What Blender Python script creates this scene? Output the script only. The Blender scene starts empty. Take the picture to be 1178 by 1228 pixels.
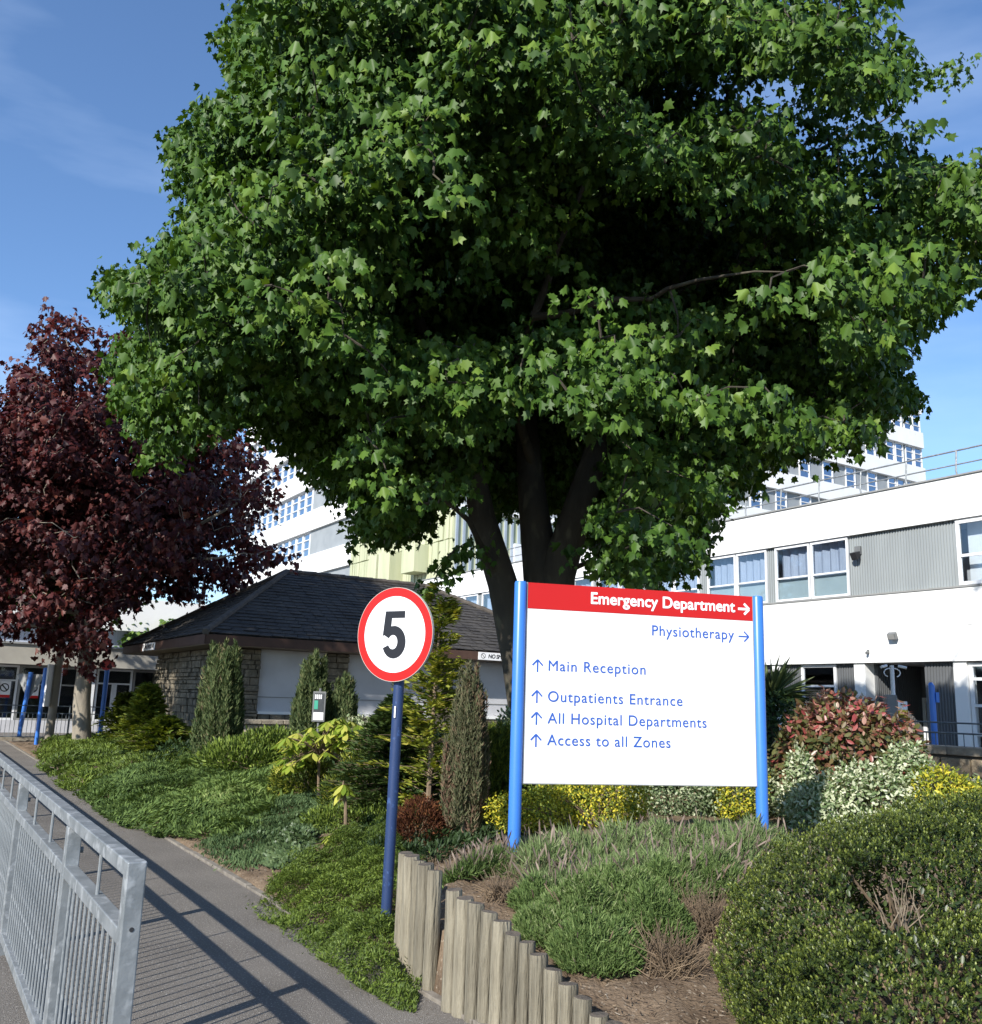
import bpy, math, random
import numpy as np
from mathutils import Vector, Matrix

rnd = random.Random(7)
rng = np.random.default_rng(11)
scene = bpy.context.scene
COL = scene.collection

# ------------------------------------------------------------------ camera
EYE = 1.6
FPX, CX, CY = 1115.0, 589.0, 614.0
_p, _r = math.radians(11.5), math.radians(1.9)
_f = np.array([0, math.cos(_p), math.sin(_p)])
_u = np.array([0, -math.sin(_p), math.cos(_p)])
_x = np.array([1.0, 0, 0])
CAM_R = math.cos(_r) * _x + math.sin(_r) * _u
CAM_U = -math.sin(_r) * _x + math.cos(_r) * _u
cam_data = bpy.data.cameras.new('camera')
cam = bpy.data.objects.new('camera', cam_data)
COL.objects.link(cam)
cam_data.sensor_fit = 'HORIZONTAL'
cam_data.sensor_width = 36
cam_data.lens = 36 * FPX / 1178
cam_data.clip_end = 3000
cam_data.clip_start = 0.05
cam.matrix_world = Matrix(((CAM_R[0], CAM_U[0], -_f[0], 0), (CAM_R[1], CAM_U[1], -_f[1], 0),
                           (CAM_R[2], CAM_U[2], -_f[2], EYE), (0, 0, 0, 1)))
scene.camera = cam

# ------------------------------------------------------------------ sky and sun
SUN_AZ, SUN_EL = math.radians(211), math.radians(32)
world = bpy.data.worlds.new('World')
scene.world = world
world.use_nodes = True
nt = world.node_tree
bg = nt.nodes['Background']
sky = nt.nodes.new('ShaderNodeTexSky')
sky.sky_type = 'NISHITA'
sky.sun_disc = False
sky.sun_elevation = SUN_EL
sky.sun_rotation = SUN_AZ
sky.air_density = 1.0
sky.dust_density = 0.2
sky.ozone_density = 6.0
bg.inputs['Strength'].default_value = 0.145
tc = nt.nodes.new('ShaderNodeTexCoord')
mp = nt.nodes.new('ShaderNodeMapping')
mp.inputs['Rotation'].default_value = (0.0, 0.25, 0.5)
mp.inputs['Scale'].default_value = (1.2, 3.0, 7.0)
nz = nt.nodes.new('ShaderNodeTexNoise')
nz.inputs['Scale'].default_value = 1.1
nz.inputs['Detail'].default_value = 6
nz.inputs['Roughness'].default_value = 0.5
cr = nt.nodes.new('ShaderNodeValToRGB')
cr.color_ramp.elements[0].position = 0.48
cr.color_ramp.elements[0].color = (0, 0, 0, 1)
cr.color_ramp.elements[1].position = 0.85
cr.color_ramp.elements[1].color = (0.34, 0.34, 0.34, 1)
mx = nt.nodes.new('ShaderNodeMix')
mx.data_type = 'RGBA'
mx.inputs[7].default_value = (5.5, 6.6, 8.4, 1)
nt.links.new(tc.outputs['Generated'], mp.inputs['Vector'])
nt.links.new(mp.outputs['Vector'], nz.inputs['Vector'])
nt.links.new(nz.outputs['Fac'], cr.inputs['Fac'])
nt.links.new(cr.outputs['Color'], mx.inputs[0])
nt.links.new(sky.outputs['Color'], mx.inputs[6])
nt.links.new(mx.outputs[2], bg.inputs['Color'])

sl = bpy.data.lights.new('sun', 'SUN')
sl.energy = 5.0
sl.angle = math.radians(0.5)
sl.color = (1.0, 0.955, 0.88)
sun = bpy.data.objects.new('sun', sl)
COL.objects.link(sun)
sdir = Vector((math.sin(SUN_AZ) * math.cos(SUN_EL), math.cos(SUN_AZ) * math.cos(SUN_EL), math.sin(SUN_EL)))
sun.rotation_euler = sdir.to_track_quat('Z', 'Y').to_euler()
sun.location = (-20, -30, 30)

scene.view_settings.view_transform = 'Standard'
scene.view_settings.look = 'None'
scene.view_settings.exposure = 0.55
scene.view_settings.gamma = 1
scene.view_settings.use_curve_mapping = False
scene.cycles.max_bounces = 8
scene.cycles.transparent_max_bounces = 8

# ------------------------------------------------------------------ measuring helpers
def ray(x, y):
    return _f + CAM_R * (x - CX) / FPX - CAM_U * (y - CY) / FPX
def at_z(x, y, z):
    d = ray(x, y); return np.array([0, 0, EYE]) + d * ((z - EYE) / d[2])
def at_y(x, y, Y):
    d = ray(x, y); return np.array([0, 0, EYE]) + d * (Y / d[1])
def to_px(P):
    d = np.atleast_2d(P) - np.array([0, 0, EYE]); z = d @ _f
    return CX + FPX * (d @ CAM_R) / z, CY - FPX * (d @ CAM_U) / z, z

AZ = math.radians(-31.4)
DS = np.array([math.sin(AZ), math.cos(AZ)])       # along the path and the long facades
DF = np.array([DS[1], -DS[0]])                    # across, to the right
def uv_xy(u, v):
    return DF * (u + 2.63) + DS * v
def xy_uv(x, y):
    return x * DF[0] + y * DF[1] - 2.63, x * DS[0] + y * DS[1]

_nk = [(rng.normal(size=2), rng.uniform(0, 6.28)) for _ in range(12)]
def wob(x, y, s=1.0):
    t = 0
    for k, p in _nk:
        t = t + np.sin((k[0] * x + k[1] * y) * s + p)
    return t / 6.0
_nk3 = [(rng.normal(size=3), rng.uniform(0, 6.28)) for _ in range(14)]
def wob3(P, s=1.0):
    t = 0
    for k, p in _nk3:
        t = t + np.sin((P @ k) * s + p)
    return t / 7.0

LOGLINE = np.array([(0.95, 3.95), (0.46, 4.58), (-0.14, 5.31), (-0.24, 5.56), (-0.47, 6.05)])
def sstep(t):
    t = np.clip(t, 0, 1); return t * t * (3 - 2 * t)
def ground(x, y):
    x = np.asarray(x, float); y = np.asarray(y, float)
    u, v = xy_uv(x, y)
    slope = np.interp(v, [0, 12, 18, 27, 32], [0.13, 0.15, 0.17, 0.09, 0.02])
    h1 = 0.01 + slope * np.clip(u, 0, 4) - 0.4 * slope * np.clip(u - 3, 0, 1) * 1.0
    h2 = np.clip(0.2 + 0.11 * (y - 4.5), 0.05, 0.5)
    # signed distance to the log line (positive: raised bed)
    best = np.full(x.shape, 1e9); sd = np.zeros(x.shape)
    pts = np.vstack([[(2.6, 2.0)], LOGLINE, [(-0.35, 8.5)], [(0.8, 14.0)]])
    for i in range(len(pts) - 1):
        a, b = pts[i], pts[i + 1]; ab = b - a; L = np.hypot(*ab)
        t = np.clip(((x - a[0]) * ab[0] + (y - a[1]) * ab[1]) / (L * L), 0, 1)
        dx, dy = x - (a[0] + t * ab[0]), y - (a[1] + t * ab[1])
        d = np.hypot(dx, dy)
        s = np.sign(ab[1] * (x - a[0]) - ab[0] * (y - a[1]))
        m = d < best
        best = np.where(m, d, best); sd = np.where(m, s * d, sd)
    width = np.interp(y, [6.1, 8, 12], [0.05, 1.2, 2.5])
    k = sstep(sd / width)
    h = h1 * (1 - k) + np.maximum(h2, 0.0) * k
    far = sstep((u - 7) / 4)
    h = h * (1 - far) + 0.25 * far
    h = h + 0.012 * wob(x, y, 2.2) * np.clip(u * 3, 0, 1)
    return np.where(u < 0, -0.02, h)
def gz(x, y):
    return float(ground(np.array([x]), np.array([y]))[0])

# ------------------------------------------------------------------ materials
MATS = {}
def mat(name, c1, c2=None, rough=0.7, scale=5.0, bump=0.0, bscale=None, metal=0.0, spec=0.4, detail=6, stretch=(1, 1, 1), wear=None, lo=0.35, hi=0.65):
    if name in MATS: return MATS[name]
    m = bpy.data.materials.new(name); m.use_nodes = True
    n = m.node_tree.nodes; l = m.node_tree.links
    b = n['Principled BSDF']
    b.inputs['Roughness'].default_value = rough
    b.inputs['Metallic'].default_value = metal
    b.inputs['Specular IOR Level'].default_value = spec
    if c2 is None: c2 = tuple(c * 0.8 for c in c1)
    t = n.new('ShaderNodeTexCoord'); mpn = n.new('ShaderNodeMapping')
    mpn.inputs['Scale'].default_value = stretch
    l.new(t.outputs['Object'], mpn.inputs['Vector'])
    nn = n.new('ShaderNodeTexNoise'); nn.inputs['Scale'].default_value = scale; nn.inputs['Detail'].default_value = detail
    l.new(mpn.outputs['Vector'], nn.inputs['Vector'])
    r = n.new('ShaderNodeValToRGB')
    r.color_ramp.elements[0].position = lo; r.color_ramp.elements[0].color = (*c1, 1)
    r.color_ramp.elements[1].position = hi; r.color_ramp.elements[1].color = (*c2, 1)
    l.new(nn.outputs['Fac'], r.inputs['Fac'])
    out = r.outputs['Color']
    if wear:
        wc, ws, wlo, whi = wear
        n2 = n.new('ShaderNodeTexNoise'); n2.inputs['Scale'].default_value = ws; n2.inputs['Detail'].default_value = 8
        l.new(mpn.outputs['Vector'], n2.inputs['Vector'])
        r2 = n.new('ShaderNodeValToRGB')
        r2.color_ramp.elements[0].position = wlo; r2.color_ramp.elements[0].color = (0, 0, 0, 1)
        r2.color_ramp.elements[1].position = whi; r2.color_ramp.elements[1].color = (1, 1, 1, 1)
        l.new(n2.outputs['Fac'], r2.inputs['Fac'])
        mm = n.new('ShaderNodeMix'); mm.data_type = 'RGBA'
        l.new(r2.outputs['Color'], mm.inputs[0]); l.new(out, mm.inputs[6]); mm.inputs[7].default_value = (*wc, 1)
        out = mm.outputs[2]
    l.new(out, b.inputs['Base Color'])
    if bump:
        nb = n.new('ShaderNodeTexNoise'); nb.inputs['Scale'].default_value = bscale or scale * 3; nb.inputs['Detail'].default_value = 5
        l.new(mpn.outputs['Vector'], nb.inputs['Vector'])
        bp = n.new('ShaderNodeBump'); bp.inputs['Strength'].default_value = bump; bp.inputs['Distance'].default_value = 0.02
        l.new(nb.outputs['Fac'], bp.inputs['Height']); l.new(bp.outputs['Normal'], b.inputs['Normal'])
    MATS[name] = m
    return m

def leafmat(name, stops, trans=0.3, rough=0.45, spec=0.4, tint=None):
    """colour runs over the per-leaf value v (0..1): age and kind of each leaf"""
    if name in MATS: return MATS[name]
    m = bpy.data.materials.new(name); m.use_nodes = True
    n = m.node_tree.nodes; l = m.node_tree.links
    b = n['Principled BSDF']; out = n['Material Output']
    b.inputs['Roughness'].default_value = rough; b.inputs['Specular IOR Level'].default_value = spec
    a = n.new('ShaderNodeAttribute'); a.attribute_name = 'v'
    r = n.new('ShaderNodeValToRGB')
    while len(r.color_ramp.elements) < len(stops): r.color_ramp.elements.new(0.5)
    for e, (p, c) in zip(r.color_ramp.elements, stops):
        e.position = p; e.color = (*c, 1)
    l.new(a.outputs['Fac'], r.inputs['Fac']); l.new(r.outputs['Color'], b.inputs['Base Color'])
    tr = n.new('ShaderNodeBsdfTranslucent')
    hs = n.new('ShaderNodeMix'); hs.data_type = 'RGBA'; hs.blend_type = 'MULTIPLY'
    hs.inputs[0].default_value = 1.0
    l.new(r.outputs['Color'], hs.inputs[6]); hs.inputs[7].default_value = (*(tint or (1.25, 1.25, 0.5)), 1)
    l.new(hs.outputs[2], tr.inputs['Color'])
    ms = n.new('ShaderNodeMixShader'); ms.inputs[0].default_value = trans
    l.new(b.outputs[0], ms.inputs[1]); l.new(tr.outputs[0], ms.inputs[2]); l.new(ms.outputs[0], out.inputs['Surface'])
    MATS[name] = m
    return m

M_ASPH = mat('asphalt', (0.145, 0.129, 0.112), (0.20, 0.18, 0.156), 0.9, 1.3, 0.8, 150, wear=((0.36, 0.335, 0.30), 75, 0.57, 0.66), lo=0.3, hi=0.7)
M_ROAD = mat('road_asphalt', (0.07, 0.066, 0.062), (0.11, 0.1, 0.095), 0.95, 2, 0.5, 120, wear=((0.16, 0.14, 0.12), 60, 0.55, 0.7))
M_KERB = mat('concrete_edging', (0.24, 0.215, 0.18), (0.15, 0.13, 0.105), 0.9, 9, 0.4, 60)
M_SOIL = mat('soil', (0.115, 0.082, 0.055), (0.21, 0.155, 0.105), 1.0, 3.5, 1.0, 38, wear=((0.3, 0.25, 0.19), 42, 0.6, 0.68), spec=0.1)
M_GALV = mat('galvanised_steel', (0.27, 0.285, 0.29), (0.19, 0.205, 0.21), 0.5, 9, 0.12, 40, metal=0.3, spec=0.5, wear=((0.36, 0.375, 0.38), 16, 0.54, 0.64))
M_LOG = mat('weathered_log', (0.27, 0.24, 0.175), (0.16, 0.14, 0.10), 0.95, 9, 1.0, 24, stretch=(3, 3, 0.3), wear=((0.10, 0.085, 0.06), 9, 0.63, 0.70), lo=0.4, hi=0.65)
def random_tone(m, lo=0.62, hi=1.12):
    n = m.node_tree.nodes; l = m.node_tree.links; b = n['Principled BSDF']
    src = b.inputs['Base Color'].links[0].from_socket
    oi = n.new('ShaderNodeObjectInfo'); mr = n.new('ShaderNodeMapRange'); mr.inputs['To Min'].default_value = lo; mr.inputs['To Max'].default_value = hi
    vm = n.new('ShaderNodeVectorMath'); vm.operation = 'SCALE'
    l.new(oi.outputs['Random'], mr.inputs['Value']); l.new(src, vm.inputs[0]); l.new(mr.outputs[0], vm.inputs['Scale']); l.new(vm.outputs[0], b.inputs['Base Color'])
random_tone(M_LOG)
M_LOGTOP = mat('log_end_grain', (0.07, 0.06, 0.05), (0.13, 0.105, 0.08), 1.0, 20, 0.6, 60)
M_BLUE = mat('blue_post_paint', (0.04, 0.17, 0.55), (0.045, 0.18, 0.58), 0.35, 3, spec=0.5)
M_NAVY = mat('navy_pole_paint', (0.018, 0.038, 0.105), (0.022, 0.044, 0.118), 0.5, 6, spec=0.4, wear=((0.045, 0.09, 0.22), 20, 0.6, 0.7))
M_PANEL = mat('white_sign_face', (0.82, 0.82, 0.83), (0.76, 0.76, 0.76), 0.4, 1.5, wear=((0.62, 0.62, 0.58), 3.5, 0.66, 0.8))
M_WHITE = mat('white_render', (0.80, 0.80, 0.78), (0.74, 0.74, 0.72), 0.7, 0.6, wear=((0.66, 0.66, 0.63), 3, 0.62, 0.8))
M_WHITEP = mat('white_window_paint', (0.72, 0.73, 0.74), (0.66, 0.67, 0.68), 0.4, 4)
M_RED = mat('red_sign_vinyl', (0.50, 0.010, 0.008), (0.47, 0.009, 0.007), 0.4, 2)
M_TEXT = mat('blue_sign_lettering', (0.03, 0.10, 0.42), (0.03, 0.10, 0.42), 0.45, 2)
M_TEXTW = mat('white_sign_lettering', (0.82, 0.82, 0.82), (0.82, 0.82, 0.82), 0.45, 2)
M_BLACKV = mat('black_numeral', (0.014, 0.014, 0.018), (0.016, 0.016, 0.02), 0.4, 2)
M_GREYB = mat('grey_back_metal', (0.28, 0.28, 0.27), (0.24, 0.24, 0.23), 0.5, 5)
M_STONE = mat('sandstone', (0.30, 0.235, 0.155), (0.17, 0.135, 0.095), 0.95, 5, 0.8, 24, wear=((0.38, 0.32, 0.22), 8, 0.5, 0.7))
M_STONE2 = mat('pale_sandstone', (0.31, 0.27, 0.205), (0.20, 0.17, 0.13), 0.95, 6, 0.7, 24)
M_MORTAR = mat('mortar', (0.09, 0.08, 0.065), (0.06, 0.052, 0.043), 1.0, 12)
M_SLATE = mat('roof_slate', (0.035, 0.032, 0.03), (0.06, 0.054, 0.048), 0.9, 2.0, 0.3, 15, wear=((0.11, 0.10, 0.08), 9, 0.6, 0.75))
M_RIDGE = mat('ridge_tile_clay', (0.06, 0.052, 0.045), (0.10, 0.085, 0.07), 0.9, 6)
M_FASCIA = mat('brown_fascia', (0.085, 0.045, 0.032), (0.065, 0.035, 0.025), 0.6, 4)
M_SOFFIT = mat('soffit_board', (0.24, 0.19, 0.15), (0.2, 0.16, 0.13), 0.8, 4)
M_SHUT = mat('grey_white_board', (0.52, 0.52, 0.54), (0.46, 0.46, 0.48), 0.6, 2)
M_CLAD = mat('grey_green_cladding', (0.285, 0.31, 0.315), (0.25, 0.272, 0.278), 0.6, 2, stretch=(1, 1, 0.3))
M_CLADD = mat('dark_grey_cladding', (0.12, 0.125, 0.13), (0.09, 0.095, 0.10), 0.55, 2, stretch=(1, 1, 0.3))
M_TOWERP = mat('grey_tower_panel', (0.29, 0.31, 0.32), (0.25, 0.27, 0.28), 0.6, 1)
M_CONC = mat('mossy_board_concrete', (0.48, 0.49, 0.33), (0.38, 0.40, 0.25), 0.9, 1.2, 0.3, 20, stretch=(1, 1, 0.15), wear=((0.50, 0.50, 0.33), 2.2, 0.5, 0.7))
M_RIBB = mat('blue_grey_ribs', (0.33, 0.38, 0.44), (0.27, 0.31, 0.36), 0.6, 1)
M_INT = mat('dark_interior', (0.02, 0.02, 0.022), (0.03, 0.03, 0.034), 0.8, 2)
M_CURT = mat('net_curtain', (0.42, 0.46, 0.55), (0.34, 0.38, 0.47), 0.8, 6, stretch=(6, 6, 0.3))
M_FROST = mat('frosted_lower_glass', (0.42, 0.49, 0.50), (0.38, 0.45, 0.46), 0.3, 2)
M_BEIGE = mat('beige_canopy', (0.36, 0.34, 0.29), (0.31, 0.29, 0.25), 0.7, 2)
M_BARK = mat('maple_bark', (0.042, 0.036, 0.027), (0.075, 0.063, 0.046), 0.95, 4, 0.8, 18, stretch=(1, 1, 0.35), wear=((0.11, 0.10, 0.065), 6, 0.58, 0.7))
M_BARKP = mat('pale_smooth_bark', (0.30, 0.26, 0.20), (0.20, 0.175, 0.14), 0.95, 5, 0.5, 20, stretch=(1, 1, 0.3))
M_TWIG = mat('dry_twig', (0.22, 0.16, 0.10), (0.14, 0.10, 0.065), 0.95, 9)
M_BLACKM = mat('black_metal', (0.02, 0.02, 0.022), (0.03, 0.03, 0.032), 0.5, 4)
M_HAND = mat('grey_handrail_paint', (0.12, 0.14, 0.15), (0.09, 0.11, 0.12), 0.5, 5)
M_YEL = mat('yellow_notice', (0.75, 0.55, 0.03), (0.7, 0.5, 0.03), 0.5, 4)
M_GREENP = mat('green_poster_print', (0.05, 0.35, 0.25), (0.04, 0.3, 0.2), 0.5, 4)
M_LAMPG = mat('grey_lamp_casing', (0.16, 0.165, 0.165), (0.13, 0.135, 0.135), 0.5, 4)
M_DARKN = mat('dark_poster_print', (0.03, 0.035, 0.04), (0.05, 0.055, 0.06), 0.5, 20)

def glassmat(name, tint, rough=0.04, facing=0.07):
    m = bpy.data.materials.new(name); m.use_nodes = True
    n = m.node_tree.nodes; l = m.node_tree.links
    out = n['Material Output']; n.remove(n['Principled BSDF'])
    g = n.new('ShaderNodeBsdfGlossy'); g.inputs['Roughness'].default_value = rough; g.inputs['Color'].default_value = (0.9, 0.95, 1, 1)
    t = n.new('ShaderNodeBsdfTransparent'); t.inputs['Color'].default_value = (*tint, 1)
    lw = n.new('ShaderNodeLayerWeight'); lw.inputs['Blend'].default_value = 0.5
    fr = n.new('ShaderNodeMath'); fr.operation = 'POWER'; fr.inputs[1].default_value = 3.0
    l.new(lw.outputs['Facing'], fr.inputs[0])
    ad = n.new('ShaderNodeMath'); ad.operation = 'ADD'; ad.inputs[1].default_value = facing; ad.use_clamp = True
    ms = n.new('ShaderNodeMixShader')
    l.new(fr.outputs[0], ad.inputs[0]); l.new(ad.outputs[0], ms.inputs[0]); l.new(t.outputs[0], ms.inputs[1]); l.new(g.outputs[0], ms.inputs[2])
    l.new(ms.outputs[0], out.inputs['Surface'])
    return m
M_GLASS = glassmat('window_glass', (0.9, 0.93, 0.95))
M_GLASSD = glassmat('tower_window_glass', (0.5, 0.55, 0.7), 0.05, 0.3)

# ------------------------------------------------------------------ object helpers
LOC = {}
def tag(o, label=None, cat=None, group=None, kind=None):
    if label: o['label'] = label
    if cat: o['category'] = cat
    if group: o['group'] = group
    if kind: o['kind'] = kind
    return o
def thing(name, label, cat, loc, group=None, rz=0.0):
    o = bpy.data.objects.new(name, None)
    o.empty_display_size = 0.2
    o.location = loc; o.rotation_euler.z = rz
    COL.objects.link(o)
    LOC[o.name] = np.array(loc, float)
    return tag(o, label, cat, group)

def arrays_mesh(name, V, counts, idx, material, v=None, smooth=False):
    me = bpy.data.meshes.new(name)
    V = np.asarray(V, np.float32); idx = np.asarray(idx, np.int32); counts = np.asarray(counts, np.int32)
    me.vertices.add(len(V)); me.vertices.foreach_set('co', V.ravel())
    me.loops.add(len(idx)); me.loops.foreach_set('vertex_index', idx)
    me.polygons.add(len(counts))
    st = np.concatenate([[0], np.cumsum(counts)[:-1]]).astype(np.int32)
    me.polygons.foreach_set('loop_start', st)
    me.polygons.foreach_set('loop_total', counts)
    if smooth: me.polygons.foreach_set('use_smooth', np.ones(len(counts), bool))
    if v is not None:
        a = me.attributes.new('v', 'FLOAT', 'POINT'); a.data.foreach_set('value', np.asarray(v, np.float32))
    me.update(calc_edges=True)
    me.materials.append(material)
    return me

def link(name, me, parent=None, loc=(0, 0, 0)):
    o = bpy.data.objects.new(name, me)
    COL.objects.link(o)
    if parent is not None: o.parent = parent
    o.location = loc
    return o

class MB:
    """collects shapes in world coordinates; build() links them as one mesh object"""
    def __init__(s): s.V = []; s.F = []
    def poly(s, pts, faces):
        b = len(s.V); s.V += [tuple(map(float, p)) for p in pts]; s.F += [tuple(b + i for i in f) for f in faces]
    def hexa(s, p):
        s.poly(p, [(0, 3, 2, 1), (4, 5, 6, 7), (0, 1, 5, 4), (1, 2, 6, 5), (2, 3, 7, 6), (3, 0, 4, 7)])
    def box(s, x0, x1, y0, y1, z0, z1):
        s.hexa([(x0, y0, z0), (x1, y0, z0), (x1, y1, z0), (x0, y1, z0), (x0, y0, z1), (x1, y0, z1), (x1, y1, z1), (x0, y1, z1)])
    def tube(s, pts, rad, n=10, cap=True):
        pts = [np.array(p, float) for p in pts]
        if np.isscalar(rad): rad = [rad] * len(pts)
        rings = []; prev = None
        for i, p in enumerate(pts):
            t = (pts[min(i + 1, len(pts) - 1)] - pts[max(i - 1, 0)]); t = t / (np.linalg.norm(t) + 1e-9)
            if prev is None:
                a = np.array([1.0, 0, 0]) if abs(t[0]) < 0.8 else np.array([0, 1.0, 0])
            else: a = prev
            a = a - t * (a @ t); a /= np.linalg.norm(a); prev = a
            b = np.cross(t, a)
            ring = []
            for k in range(n):
                th = 2 * math.pi * k / n
                ring.append(p + rad[i] * (a * math.cos(th) + b * math.sin(th)))
            rings.append(ring)
        base = len(s.V)
        for r_ in rings: s.V += [tuple(q) for q in r_]
        for i in range(len(rings) - 1):
            for k in range(n):
                a0 = base + i * n + k; a1 = base + i * n + (k + 1) % n
                s.F.append((a0, a1, a1 + n, a0 + n))
        if cap:
            s.F.append(tuple(base + k for k in reversed(range(n))))
            s.F.append(tuple(base + (len(rings) - 1) * n + k for k in range(n)))
    def build(s, name, material, parent=None, loc=None, smooth=False, bevel=0.0, kind=None, label=None):
        o0 = np.array(loc if loc is not None else (LOC.get(parent.name, (0, 0, 0)) if parent is not None else (0, 0, 0)), float)
        V = np.array(s.V, float) - o0
        me = bpy.data.meshes.new(name)
        me.from_pydata(V.tolist(), [], s.F)
        me.materials.append(material)
        if smooth:
            me.polygons.foreach_set('use_smooth', [True] * len(me.polygons))
        me.update()
        if parent is not None:
            pl = LOC.get(parent.name, np.zeros(3))
            o = link(name, me, parent, tuple(o0 - pl))
        else:
            o = link(name, me, None, tuple(o0))
        LOC[o.name] = o0
        if bevel:
            b = o.modifiers.new('bevel', 'BEVEL'); b.width = bevel; b.segments = 2; b.limit_method = 'ANGLE'; b.angle_limit = 0.7
        if smooth:
            e = o.modifiers.new('edges', 'EDGE_SPLIT'); e.split_angle = math.radians(40)
        if kind: o['kind'] = kind
        if label: o['label'] = label
        return o

class Frame:
    """wall frame: s along, o outward from the face, z up"""
    def __init__(f, P0, az):
        a = math.radians(az); f.P = np.array(P0[:2], float)
        f.d = np.array([math.sin(a), math.cos(a)]); f.n = None
    def pt(f, s, o, z):
        q = f.P + f.d * s + f.n * o; return np.array([q[0], q[1], z])
    def box(f, mb, s0, s1, z0, z1, o0, o1):
        mb.hexa([f.pt(s0, o0, z0), f.pt(s1, o0, z0), f.pt(s1, o1, z0), f.pt(s0, o1, z0),
                 f.pt(s0, o0, z1), f.pt(s1, o0, z1), f.pt(s1, o1, z1), f.pt(s0, o1, z1)])
def frameS(P0):   # facade along DS, facing left/back
    f = Frame(P0, -31.4); f.n = -DF; return f
def frameF(P0):   # facade along DF, facing the viewer
    f = Frame(P0, 58.6); f.n = -DS; return f

def fbox(f, s0, s1, z0, z1, o0, o1, name, material, parent, **k):
    m = MB(); f.box(m, s0, s1, z0, z1, o0, o1); return m.build(name, material, parent, **k)

def share(src, name, parent, wloc, rot=None, scale=None):
    """a copy of a part (mesh data shared) placed at world location"""
    o = src.copy(); o.name = name; COL.objects.link(o); o.parent = parent
    pl = LOC.get(parent.name, np.zeros(3)) if parent is not None else np.zeros(3)
    o.location = tuple(np.array(wloc) - pl)
    if rot is not None: o.rotation_euler = rot
    if scale is not None: o.scale = scale
    LOC[o.name] = np.array(wloc, float)
    return o

# ------------------------------------------------------------------ foliage engine
def nrm(A):
    return A / (np.linalg.norm(A, axis=-1, keepdims=True) + 1e-9)
_half = [(0.0, 0.0), (0.20, -0.07), (0.33, 0.12), (0.60, 0.20), (0.42, 0.42), (0.50, 0.66), (0.24, 0.60), (0.0, 1.0)]
def _sym(half, fold, droop):
    pts = []; n = len(half)
    for x, y in half: pts.append((x, y, -fold * abs(x) - droop * y * y))
    left = []
    for x, y in half[1:-1]: left.append((-x, y, -fold * abs(x) - droop * y * y))
    R = tuple(range(n)); Lf = (0,) + (n - 1,) + tuple(n + i for i in reversed(range(n - 2)))
    return np.array(pts + left), [R, Lf]
T_MAPLE = _sym(_half, 0.5, 0.32)
T_MAPLE_S = _sym([(0, 0), (0.34, 0.04), (0.55, 0.34), (0.3, 0.6), (0, 1)], 0.35, 0.2)
T_OVAL = _sym([(0, 0), (0.22, 0.3), (0.22, 0.68), (0, 1)], 0.4, 0.18)
T_LANCE = _sym([(0, 0), (0.13, 0.35), (0.0, 1)], 0.5, 0.25)
T_BLADE = (np.array([(-0.055, 0, 0), (0.055, 0, 0), (0.0, 1, 0)]), [(0, 1, 2)])
T_NEED = (np.array([(-0.13, 0, 0), (0.13, 0, 0), (0.0, 1, 0.0)]), [(0, 1, 2)])
T_SPRIG = (np.array([(-0.02, 0, 0), (0.02, 0, 0), (0.16, 0.45, 0.03), (0.0, 1, 0), (-0.16, 0.45, 0.03), (0, 0.5, -0.06)]),
           [(0, 1, 2, 5), (5, 2, 3), (5, 3, 4), (0, 5, 4)])

def foliage(name, P, N, T, S, tmpl, material, v, parent=None, loc=None, kind='stuff', vary=False):
    tv, tf = tmpl
    P = np.asarray(P); n = len(P); k = len(tv)
    T = nrm(T); N = N - T * np.sum(N * T, axis=1, keepdims=True); N = nrm(N); B = np.cross(T, N)
    o0 = np.array(loc if loc is not None else (LOC[parent.name] if parent is not None else (0, 0, 0)), float)
    tvn = np.repeat(tv[None], n, 0)
    if vary:      # every leaf folded, curled and skewed a little differently
        tvn[:, :, 2] *= rng.uniform(0.2, 2.3, n)[:, None]
        tvn[:, :, 0] *= rng.uniform(0.72, 1.12, n)[:, None]
        tvn[:, :, 2] += rng.normal(size=n)[:, None] * 0.35 * tv[None, :, 0] * tv[None, :, 1]
        tvn[:, :, 0] += rng.normal(size=n)[:, None] * 0.12 * tv[None, :, 1] ** 2
    V = (P - o0)[:, None, :] + S[:, None, None] * (tvn[:, :, 0, None] * B[:, None, :] + tvn[:, :, 1, None] * T[:, None, :] + tvn[:, :, 2, None] * N[:, None, :])
    base = (np.arange(n) * k)[:, None]
    flat = np.concatenate([np.array(f) for f in tf]); cnt = np.array([len(f) for f in tf])
    me = arrays_mesh(name, V.reshape(-1, 3), np.tile(cnt, n), (base + flat[None, :]).ravel(), material, np.repeat(v, k))
    o = link(name, me, parent, tuple(o0 - (LOC[parent.name] if parent is not None else 0)))
    LOC[o.name] = o0
    if kind: o['kind'] = kind
    return o

def rdir(n): return nrm(rng.normal(size=(n, 3)))
UP = np.array([0, 0, 1.0])

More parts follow.
